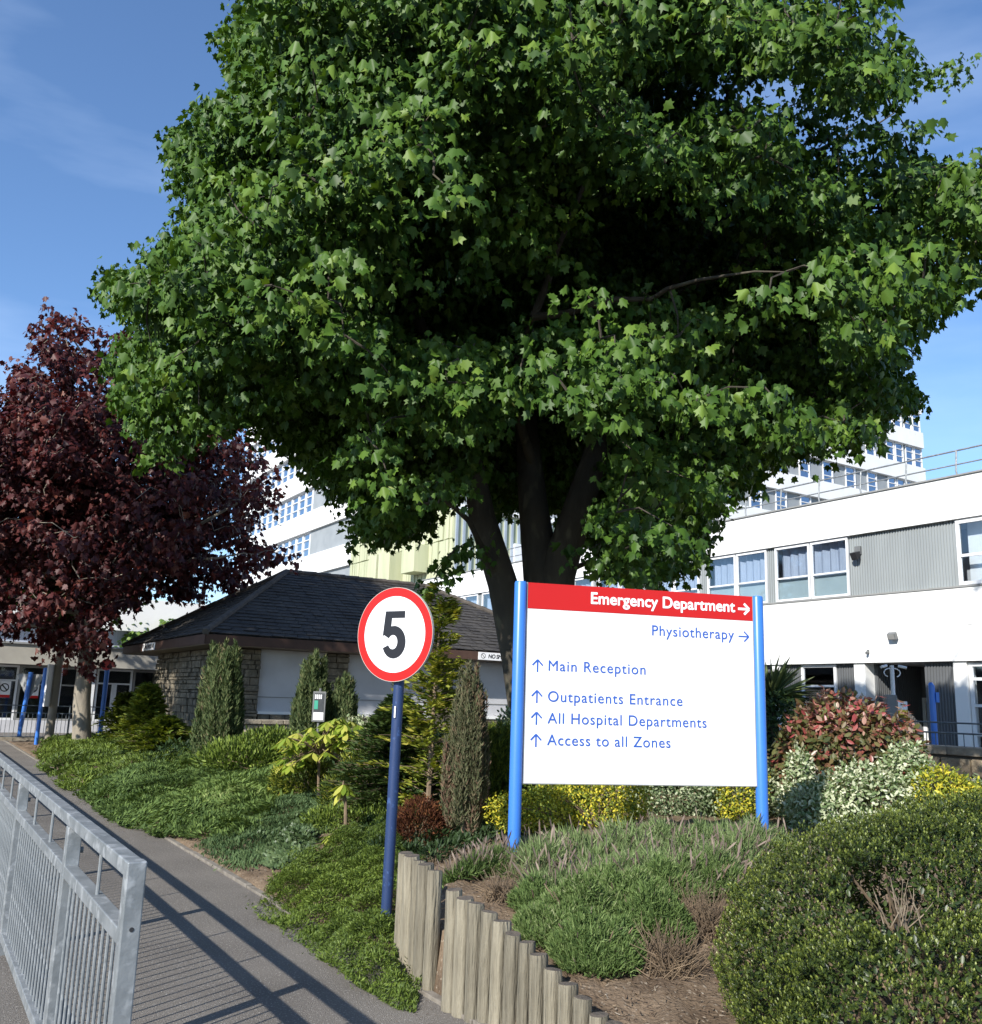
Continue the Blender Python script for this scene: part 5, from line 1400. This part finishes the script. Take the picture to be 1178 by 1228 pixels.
mound('variegated_bush', 'white-edged bush half hidden by the left blue sign post', 605, 915, 11.0, [(0, 0, .45, (.20, .22, .50)), (.06, 0, .85, (.16, .18, .22))], 1500, .055, T_OVAL, ML_VARG)
mound('bronze_groundling', 'olive and bronze dwarf shrub below the yellow-leaved plant', 362, 985, 12.8, [(-.1, 0, .16, (.34, .3, .34)), (.25, 0, .1, (.3, .3, .25))], 5000, .055, T_SPRIG, ML_GOLD, facing='sprig')

# ---- yellow-green broad-leaved plant (whorls of large drooping leaves)
def whorl_plant(label, stemspec, heads, leafsize, name, per=8, big=True, cap=300, material=ML_FATS):
    base = np.array(stemspec[0]); t = thing(name, label, 'plant', tuple(base))
    mb = MB(); mb.tube(stemspec, [0.018] * len(stemspec), 8); mb.build('stem', M_TWIG, t, smooth=True)
    PP, NN, TT, SS = [], [], [], []
    wood = MB()
    for hd in heads:
        hd = np.array(hd); wood.tube([np.array(stemspec[-1]), (np.array(stemspec[-1]) + hd) / 2 + [0, 0, .05], hd], [.010, .007, .004], 5, cap=False)
        a0 = rng.random() * 6.28
        for j in range(per):
            a = a0 + j * 2 * math.pi / per + rng.normal() * .2; d = np.array([math.cos(a), math.sin(a), 0])
            PP.append(hd + d * .01); TT.append(d - UP * rng.uniform(.15, .7)); NN.append(UP + d * .4 + rng.normal(size=3) * .15); SS.append(leafsize * rng.uniform(.7, 1.15))
    if len(heads) > 1: wood.build('side_stems', M_TWIG, t)
    P, N, T, S = map(np.array, (PP, NN, TT, SS))
    hh, ff = _sym([(0, 0), (0.14, 0.25), (0.2, 0.55), (0.12, 0.82), (0, 1)], 0.35, 0.25)
    mes = []
    for i in range(5):
        vv = hh.copy(); vv[:, 2] *= .7 + .2 * i
        mes.append(arrays_mesh('leaf', vv, [len(f) for f in ff], np.concatenate([np.array(f) for f in ff]), material, np.full(len(vv), 0.2 + .18 * i)))
    leaf_objects(range(min(cap, len(P))), P, N, T, S, mes, t)
    if len(P) > cap: foliage('inner_leaves', P[cap:], N[cap:], T[cap:], S[cap:], (hh, ff), material, rng.random(len(P) - cap), t)
Yf = 12.3
sb = at_y(381, 978, Yf); st = at_y(383, 905, Yf)
hs = []
for _ in range(120):
    xx = rng.uniform(336, 462); yy = 858 + abs(xx - 405) * 0.42 + rng.uniform(0, 38); hs.append(at_y(xx, yy, Yf + rng.uniform(-.5, .6)))
hs = sorted(hs, key=lambda p: p[1])
whorl_plant('yellow-green broad-leaved shrub with drooping whorls on a bare stem', [(sb[0], sb[1], gz(sb[0], sb[1]) - .02), tuple((sb + st) / 2), tuple(st)], hs, 0.165, 'broadleaf_shrub', per=8)
Yr = 9.6
sb, st = at_y(416, 985, Yr), at_y(411, 945, Yr)
whorl_plant('single yellow leaf rosette on a thin bare stick', [(sb[0], sb[1], gz(sb[0], sb[1]) - .02), tuple((sb + st) / 2 + [.01, 0, 0]), tuple(st)], [tuple(st), tuple(st + np.array([.01, -.01, .035]))], 0.165, 'stick_rosette', per=8)
sb = at_y(410, 998, 9.5); g0 = sb[2] - .24; print('rosette', sb, gz(sb[0], sb[1]))
whorl_plant('low pale yellow leaf rosette on the ground below the bare stick', [(sb[0], sb[1], g0 - .02), (sb[0], sb[1], g0 + .05)], [(sb[0], sb[1], g0 + .24), (sb[0] + .14, sb[1], g0 + .21), (sb[0] - .12, sb[1] + .05, g0 + .2)], 0.15, 'ground_rosette', per=8)

# ---- carpets of ground cover
def carpet(name, label, pxpoly, zz, n, size, tmpl, material, hgt=0.18, jit=0.35, nscale=3.0, tilt=0.8, edge=0.25, vb=0.0, cat='ground cover'):
    pg = np.array([at_z(x, y, zz)[:2] for x, y in pxpoly])
    lo, hi = pg.min(0), pg.max(0); m = int(n * 2.2)
    x = rng.uniform(lo[0], hi[0], m); y = rng.uniform(lo[1], hi[1], m)
    # fray the outline
    wx = 0.12 * wob(x, y, 5.0); wy = 0.12 * wob(y, x, 5.0)
    k = inside(pg, x + wx + rng.normal(size=m) * .05, y + wy + rng.normal(size=m) * .05)
    x, y = x[k][:n], y[k][:n]; m = len(x)
    # distance to outline for a rounded edge
    de = np.full(m, 1e9)
    for i in range(len(pg)):
        a, b_ = pg[i], pg[(i + 1) % len(pg)]; ab = b_ - a
        t = np.clip(((x - a[0]) * ab[0] + (y - a[1]) * ab[1]) / (ab @ ab), 0, 1)
        de = np.minimum(de, np.hypot(x - a[0] - t * ab[0], y - a[1] - t * ab[1]))
    ed = np.sqrt(np.clip(de / edge, 0.04, 1))
    e = 0.04
    H_ = lambda X, Y: hgt * (0.55 + 0.5 * np.clip(wob(X, Y, nscale) + 0.6 * wob(Y, X, nscale * 3.1), -1, 1.3))
    h = H_(x, y) * ed
    gx = (H_(x + e, y) - H_(x - e, y)) / (2 * e); gy = (H_(x, y + e) - H_(x, y - e)) / (2 * e)
    q = 1 - 0.5 * rng.random(m) ** 2
    P = np.stack([x, y, ground(x, y) + h * q], -1)
    sl = np.stack([-gx, -gy, np.zeros(m)], -1)
    T = sl * 2.0 + UP * (1 - tilt * .5) + rng.normal(size=(m, 3)) * jit + np.stack([wob(x, y, 4), wob(y, x, 4), np.zeros(m)], -1) * tilt
    N = sl + UP + rng.normal(size=(m, 3)) * jit
    v = np.clip(0.15 + 0.6 * rng.random(m) + 0.25 * wob(x, y, 1.7) + vb, 0, 1)
    o = foliage(name, P, N, T, size * rng.uniform(.5, 1.3, m), tmpl, material, v)
    return tag(o, label, cat)
carpet('carpet_juniper', 'big blue-green carpet of prostrate juniper beside the path', [(95, 932), (170, 925), (240, 922), (330, 925), (360, 950), (330, 975), (295, 990), (240, 984), (190, 976), (150, 966), (118, 948)], .25, 105000, .062, T_SPRIG, ML_CARPET, hgt=.26, tilt=1.2)
carpet('far_carpet_juniper', 'fresh green juniper carpet around the trunk of the red-leaved maple', [(46, 892), (55, 878), (110, 876), (200, 885), (300, 890), (345, 905), (345, 925), (240, 926), (150, 930), (100, 932), (62, 912)], .3, 90000, .08, T_SPRIG, ML_MOSS, hgt=.2, tilt=.9)
carpet('creeping_thyme_patch', 'thin grey-green creeping patch between the juniper carpet and the yellow rosettes', [(240, 996), (300, 982), (335, 965), (385, 965), (400, 995), (370, 1008), (326, 1018), (285, 1022)], .2, 17000, .045, T_SPRIG, ML_JUN, hgt=.09, tilt=.5, nscale=5)
carpet('blue_green_succulent_patch', 'bluish low plant clump left of the yellow ground rosette', [(310, 1010), (325, 985), (370, 975), (388, 990), (380, 1012), (345, 1022)], .25, 7000, .055, T_OVAL, leafmat('bluish_leaf', [(0, (.03, .055, .022)), (.6, (.085, .13, .05)), (1, (.17, .22, .10))], .15), hgt=.16, nscale=5)
carpet('cotoneaster_carpet', 'bright green mossy shrub carpet around the foot of the navy pole', [(306, 1062), (350, 1035), (395, 1022), (430, 1018), (450, 1003), (485, 1003), (492, 1060), (486, 1110), (484, 1140), (505, 1160), (500, 1178), (472, 1172), (435, 1150), (380, 1115)], .15, 95000, .026, T_SPRIG, ML_MOSS, hgt=.24, jit=.6, nscale=5, tilt=.4, edge=.14)
carpet('leafy_edge_plants', 'small strappy green plants behind the yellow-leaved shrub', [(300, 925), (345, 915), (345, 960), (325, 970), (300, 960)], .3, 3500, .13, T_LANCE, ML_CARPET, hgt=.2)
carpet('mixed_understorey', 'low dark mixed foliage between the conifers behind the speed sign', [(420, 1003), (430, 975), (560, 975), (620, 985), (620, 1003), (520, 1012)], .4, 9000, .06, T_SPRIG, ML_DARKC, hgt=.2)
carpet('rear_shrubbery', 'dark evergreen ground cover at the foot of the hut', [(150, 885), (300, 872), (500, 880), (620, 885), (620, 915), (450, 925), (300, 915), (190, 905)], .5, 26000, .12, T_SPRIG, ML_DARKC, hgt=.4, nscale=2)

# ---- lavender: upright blades in clumps
def lavender(label, clumps, n, size, material, name='lavender', spikes=0):
    cx0 = np.mean([c[0] for c in clumps]); cy0 = np.mean([c[1] for c in clumps])
    t = thing(name, label, 'shrub', (cx0, cy0, gz(cx0, cy0)), 'lavender clumps in the raised bed')
    w = np.array([c[2] ** 2 for c in clumps]); w = w / w.sum()
    PP, TT, VV = [], [], []
    for (cx, cy, r, hh), wi in zip(clumps, w):
        m = int(n * wi); a = rng.random(m) * 6.283; q = np.sqrt(rng.random(m))
        x = cx + r * q * np.cos(a); y = cy + r * q * np.sin(a)
        hz = hh * .86 * np.sqrt(np.clip(1 - (q * .9) ** 2, 0, 1)) * (0.78 + .3 * wob(x, y, 9) + .3 * wob(y, x, 24))
        z = ground(x, y) + hz * (1 - .55 * rng.random(m) ** 1.5) - size * .5
        PP.append(np.stack([x, y, z], -1))
        TT.append(np.stack([np.cos(a) * q * .75, np.sin(a) * q * .75, np.full(m, 1.0)], -1) + rng.normal(size=(m, 3)) * .55)
        VV.append(np.clip(rng.random(m) * .8 + .2 * rng.random(), 0, 1))
    P, T, v = np.vstack(PP), np.vstack(TT), np.concatenate(VV)
    foliage('foliage', P, rdir(len(P)), T, size * rng.uniform(.6, 1.5, len(P)), T_BLADE if size > .05 else T_NEED, material, v, t)
    if spikes:
        i = rng.choice(len(P), spikes, replace=False); Q = P[i] + T[i] * size * .4
        foliage('flower_spikes', Q, rdir(spikes), T[i] + rng.normal(size=(spikes, 3)) * .15, size * rng.uniform(1.0, 1.9, spikes), (np.array([(-.02, 0, 0), (.02, 0, 0), (.045, .8, 0), (0, 1, 0), (-.045, .8, 0)]), [(0, 1, 2, 3, 4)]), ML_SPIKE, rng.random(spikes), t)
    mb = MB()
    for cx, cy, r, hh in clumps:
        g = gz(cx, cy)
        for _ in range(7):
            a = rng.random() * 6.28; q = rng.uniform(.4, .95); mb.tube([(cx, cy, g), (cx + r * q * .6 * math.cos(a), cy + r * q * .6 * math.sin(a), g + hh * .25), (cx + r * q * math.cos(a), cy + r * q * math.sin(a), g + hh * .6)], [.008, .006, .003], 4, cap=False)
    mb.build('woody_stems', M_TWIG, t, kind='stuff')
    return t
def cl(px, py, zz, r, h): p = at_z(px, py, zz); return (p[0], p[1], r, h)
lavender('big grey-green lavender drift between the two blue sign posts', [cl(655, 1052, .42, .34, .30), cl(705, 1050, .42, .36, .32), cl(760, 1048, .42, .40, .34), cl(815, 1044, .44, .40, .36), cl(865, 1040, .45, .38, .36), cl(905, 1040, .45, .34, .34), cl(735, 1075, .40, .34, .28), cl(785, 1075, .40, .34, .30), cl(680, 1078, .40, .28, .24)], 52000, .085, ML_LAV, spikes=900)
lavender('bright green lavender clump in front, beside the stepped logs', [cl(665, 1125, .33, .22, .28), cl(700, 1115, .33, .28, .36), cl(745, 1110, .33, .32, .42), cl(715, 1150, .30, .25, .30), cl(780, 1125, .33, .24, .36), cl(800, 1095, .35, .24, .36), cl(850, 1085, .35, .22, .34), cl(650, 1095, .36, .2, .26)], 120000, .030, ML_LAVG, spikes=150)
lavender('small green lavender tuft behind the first tall logs', [cl(555, 1045, .45, .20, .22), cl(590, 1050, .42, .20, .22), cl(620, 1048, .42, .16, .18), cl(535, 1030, .5, .12, .14)], 12000, .075, ML_LAVG, spikes=400)
lavender('green-grey lavender beside the big dome shrub', [cl(850, 1075, .38, .26, .30), cl(885, 1060, .4, .25, .3)], 12000, .08, ML_LAV, spikes=350)
# dead lavender: bare woody stalks
def dead_stems(label, spots, n, ln, name='dead_lavender'):
    t = thing(name, label, 'shrub', (*at_z(*spots[0][:2], .35)[:2], .3)); mb = MB()
    for px, py, r in spots:
        c = at_z(px, py, .33)
        for _ in range(n):
            a = rng.random() * 6.28; q = rng.random() * r; x, y = c[0] + q * math.cos(a), c[1] + q * math.sin(a); g = gz(x, y)
            d = np.array([rng.normal() * .5, rng.normal() * .5, rng.uniform(.3, 1)]); d /= np.linalg.norm(d); L = ln * rng.uniform(.5, 1.3)
            mb.tube([(x, y, g), np.array([x, y, g]) + d * L * .5 + [0, 0, .01], np.array([x, y, g]) + d * L + rng.normal(size=3) * .02], [.0032, .0024, .0012], 3, cap=False)
    mb.build('bare_stalks', M_TWIG, t, kind='stuff'); return t
dead_stems('dead brown lavender stalks between the green clump and the dome shrub', [(815, 1110, .22), (800, 1150, .16), (845, 1120, .18)], 260, .20)
dead_stems('dry fallen stalks on the soil behind the logs', [(610, 1070, .2), (640, 1080, .22), (600, 1090, .12)], 150, .15)

# ---- big dome shrub at the lower right
def dome(label, lumps, n, size, hollow=()):
    c0_ = np.array(lumps[0][0]); t = thing('dome_shrub', label, 'shrub', (c0_[0], c0_[1], gz(c0_[0], c0_[1])))
    P, N = lumps_points(lumps, n, .12)
    P = P + N * (0.06 * wob3(P, 8.0) + 0.03 * wob3(P, 23.0))[:, None]
    for hc, hr in hollow:
        k = np.sum(((P - np.array(hc)) / np.array(hr)) ** 2, axis=1) > 1; P, N = P[k], N[k]
    m = len(P); nl = 9
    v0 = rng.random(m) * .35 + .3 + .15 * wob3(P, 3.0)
    D = nrm(N * .6 + UP * .9 + rng.normal(size=(m, 3)) * .22)
    PP, TT, NN, VV, SS = [], [], [], [], []
    for j in range(nl):
        a = j * 2.4; lvl = j / nl
        side = nrm(np.cross(D, rng.normal(size=(m, 3))))
        PP.append(P + D * (size * (lvl * 2.0 - 1.2))[..., None] if np.ndim(size) else P + D * size * (lvl * 2.0 - 1.2))
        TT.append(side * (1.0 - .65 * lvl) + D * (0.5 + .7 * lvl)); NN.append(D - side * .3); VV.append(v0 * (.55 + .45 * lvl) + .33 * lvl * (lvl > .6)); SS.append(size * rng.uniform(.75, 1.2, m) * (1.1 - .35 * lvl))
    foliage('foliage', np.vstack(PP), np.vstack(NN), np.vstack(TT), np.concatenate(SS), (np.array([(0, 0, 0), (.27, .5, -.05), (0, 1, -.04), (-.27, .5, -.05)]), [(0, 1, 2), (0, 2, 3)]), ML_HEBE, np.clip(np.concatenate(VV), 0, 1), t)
    # inner stems, and inner leaves in a darker green than the outer ones
    mb = MB()
    for c, r in lumps:
        c, r = np.array(c), np.array(r); b_ = np.array([c[0], c[1], gz(c[0], c[1])])
        for _ in range(16):
            d = rdir(1)[0]; d[2] = abs(d[2]); branches(mb, b_, [c + d * r * .9], .012, .004, n=4)
    mb.build('inner_stems', M_TWIG, t, kind='stuff')
    P2, N2 = lumps_points([(c, tuple(np.array(r) * .93)) for c, r in lumps], n, .22)
    for hc, hr in hollow:
        k = np.sum(((P2 - np.array(hc)) / (np.array(hr) * .85)) ** 2, axis=1) > 1; P2, N2 = P2[k], N2[k]
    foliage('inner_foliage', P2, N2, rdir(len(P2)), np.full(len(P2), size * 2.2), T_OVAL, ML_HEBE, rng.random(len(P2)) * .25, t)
    return t
HC_ = at_y(1082, 1082, 3.72)
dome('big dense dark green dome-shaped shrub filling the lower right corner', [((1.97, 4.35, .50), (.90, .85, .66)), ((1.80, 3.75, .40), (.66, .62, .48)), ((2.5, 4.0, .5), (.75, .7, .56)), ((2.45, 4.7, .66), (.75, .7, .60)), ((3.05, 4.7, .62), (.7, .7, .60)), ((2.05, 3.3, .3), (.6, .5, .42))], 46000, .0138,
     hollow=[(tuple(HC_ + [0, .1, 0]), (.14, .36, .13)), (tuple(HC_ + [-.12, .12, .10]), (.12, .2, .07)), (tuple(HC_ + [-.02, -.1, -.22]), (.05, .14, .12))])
# dead twigs showing in the hollow
t = thing('bare_twig_tuft', 'tuft of bare dead twigs poking from the hollow in the dome shrub', 'twigs', tuple(HC_)); mb = MB()
for _ in range(17):
    a = HC_ + np.array([.07 + rng.normal() * .04, .10 + rng.normal() * .05, -.12]); d = np.array([rng.normal() * .35, -abs(rng.normal()) * .3, 1.0]); d /= np.linalg.norm(d); mb.tube([a, a + d * .09 + rng.normal(size=3) * .01, a + d * rng.uniform(.10, .2)], [.003, .0025, .001], 4, cap=False)
mb.build('twigs', mat('pale_dead_twig', (.26, .21, .15), (.16, .12, .08), .9, 20), t, kind='stuff')

# ---- shrubs right of the direction sign
vb = lambda P, N: rng.random(len(P)) * .8 + .2 * (P[:, 2] > np.percentile(P[:, 2], 72))
mound('photinia_shrub', 'bronze and crimson leaved shrub right of the direction sign', 1015, 950, 10.2, [(0, 0, .60, (.66, .6, .62)), (-.35, 0, .5, (.42, .45, .55)), (.42, 0, .6, (.42, .45, .52)), (.05, .1, 1.0, (.46, .4, .30)), (-.25, .1, .95, (.25, .3, .25))], 7800, .085, T_OVAL, ML_PHOT, upw=.5, jit=.6, vfun=vb, droop=.3)
def shoots(name, label, pts, material, ln, nleaf, size):
    t = thing(name, label, 'plant', tuple(pts[0])); mb = MB(); PP, TT = [], []
    for p in pts:
        p = np.array(p); d = np.array([rng.normal() * .25, rng.normal() * .2, 1.0]); d /= np.linalg.norm(d); e = p + d * ln * rng.uniform(.6, 1.2); mb.tube([p, e], [.005, .002], 4, cap=False)
        s = rng.random(nleaf); a = rng.random(nleaf) * 6.28
        PP.append(p + (e - p) * s[:, None]); TT.append(np.stack([np.cos(a), np.sin(a), np.full(nleaf, .5)], -1))
    P = np.vstack(PP); foliage('leaves', P, UP + rng.normal(size=P.shape) * .5, np.vstack(TT), size * rng.uniform(.6, 1.2, len(P)), T_LANCE, material, rng.uniform(.7, 1, len(P)), t); mb.build('shoot_stems', M_TWIG, t)
shoots('crimson_shoots', 'upright crimson young shoots on top of the bronze shrub', [tuple(at_y(x, y, 10.2)) for x, y in ((985, 850), (1000, 860), (1020, 855), (1048, 858), (1060, 862), (1075, 868), (1095, 880), (972, 868), (1035, 870), (1010, 868), (1088, 870), (990, 840))], ML_PHOT, .22, 26, .075)
mound('variegated_euonymus', 'creamy white variegated shrub below the bronze shrub', 1040, 975, 9.2, [(0, 0, .25, (.55, .4, .38)), (.40, 0, .45, (.24, .25, .40)), (-.45, 0, .15, (.3, .35, .26))], 8500, .048, T_OVAL, ML_VAR, group='creamy variegated shrubs on the right')
mound('variegated_euonymus', 'pale variegated tuft on the left flank of the bronze shrub', 960, 955, 9.6, [(0, 0, .45, (.12, .2, .28)), (.02, 0, .2, (.26, .25, .25))], 2600, .045, T_OVAL, ML_VAR, group='creamy variegated shrubs on the right')
mound('yellow_shrub', 'bright yellow dwarf shrub in front of the garden wall', 1128, 975, 9.0, [(0, 0, .42, (.28, .28, .24)), (.3, 0, .32, (.25, .25, .2))], 4600, .038, T_OVAL, ML_YELV)
mound('variegated_euonymus', 'pale variegated shrub at the extreme right below the garden wall', 1175, 985, 9.2, [(0, 0, .28, (.2, .25, .26)), (.35, 0, .3, (.3, .3, .3))], 3000, .042, T_OVAL, ML_VARG, group='creamy variegated shrubs on the right')
mound('grey_variegated_hedge', 'long grey-green variegated hedge seen under the direction board', 800, 985, 10.3, [(-.9, .1, .24, (.6, .45, .36)), (0, 0, .26, (.7, .5, .36)), (.7, 0, .26, (.6, .5, .36)), (-1.4, .2, .24, (.4, .4, .36))], 19000, .04, T_OVAL, ML_VARG)
mound('yellow_euonymus', 'sprawling yellow variegated shrub under the left half of the direction board', 718, 1000, 8.9, [(-.1, 0, .20, (.45, .3, .26)), (.2, .1, .26, (.3, .3, .26)), (-.45, 0, .14, (.32, .25, .2)), (-.75, 0, .12, (.28, .22, .18))], 7600, .032, T_OVAL, ML_YELV, group='yellow shrubs under the direction board')
mound('yellow_euonymus', 'compact bright yellow shrub under the right end of the direction board', 890, 985, 9.9, [(0, 0, .30, (.27, .25, .38)), (-.05, 0, .1, (.2, .2, .25))], 3600, .032, T_OVAL, ML_YELV, group='yellow shrubs under the direction board')
mound('green_euonymus', 'plain green bush under the left end of the direction board', 668, 985, 9.6, [(0, 0, .3, (.34, .3, .34))], 3000, .045, T_OVAL, ML_MOSS)
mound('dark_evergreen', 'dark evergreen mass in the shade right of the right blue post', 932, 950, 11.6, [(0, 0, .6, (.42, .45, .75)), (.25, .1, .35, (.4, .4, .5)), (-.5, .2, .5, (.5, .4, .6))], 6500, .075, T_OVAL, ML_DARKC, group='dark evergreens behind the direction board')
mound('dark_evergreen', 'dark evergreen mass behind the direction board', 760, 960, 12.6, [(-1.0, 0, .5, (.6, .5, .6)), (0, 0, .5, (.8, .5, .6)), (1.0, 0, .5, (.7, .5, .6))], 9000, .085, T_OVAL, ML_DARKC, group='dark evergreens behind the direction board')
# spiky cordyline
q = at_y(925, 835, 11.9); g = gz(q[0], q[1])
t = thing('spiky_palm', 'spiky strap-leaved palm-like plant beside the top of the dark evergreen', 'plant', (q[0], q[1], g))
mb = MB(); mb.tube([(q[0], q[1], g), (q[0], q[1], q[2])], [.07, .05], 9); mb.build('trunk', M_BARK, t)
m = 170; a = rng.random(m) * 6.28; el = rng.uniform(-.25, 1.3, m); T = np.stack([np.cos(a) * np.cos(el), np.sin(a) * np.cos(el), np.sin(el)], -1)
tl = [(0, 0), (.035, .3), (.03, .7), (0, 1)]
foliage('strap_leaves', np.tile(q, (m, 1)), UP + rng.normal(size=(m, 3)) * .4, T, rng.uniform(.42, .62, m), _sym(tl, .4, .22), ML_SEDGE, rng.random(m), t)
# bare dark stalks under the left end of the board
dead_stems('thin bare stalks under the left end of the direction board', [(640, 985, .3), (652, 980, .2)], 60, .32, name='bare_stalks')
# bright weed seedlings
carpet('weed_seedlings', 'fresh bright green weed leaves against the dome shrub hollow', [(1080, 1110), (1120, 1110), (1120, 1140), (1080, 1140)], .8, 10, .05, T_OVAL, ML_BUSH, hgt=.0)
print('objects', len(bpy.data.objects), 'tris', sum(len(o.data.loops) - 2 * len(o.data.polygons) for o in scene.objects if o.type == 'MESH'))
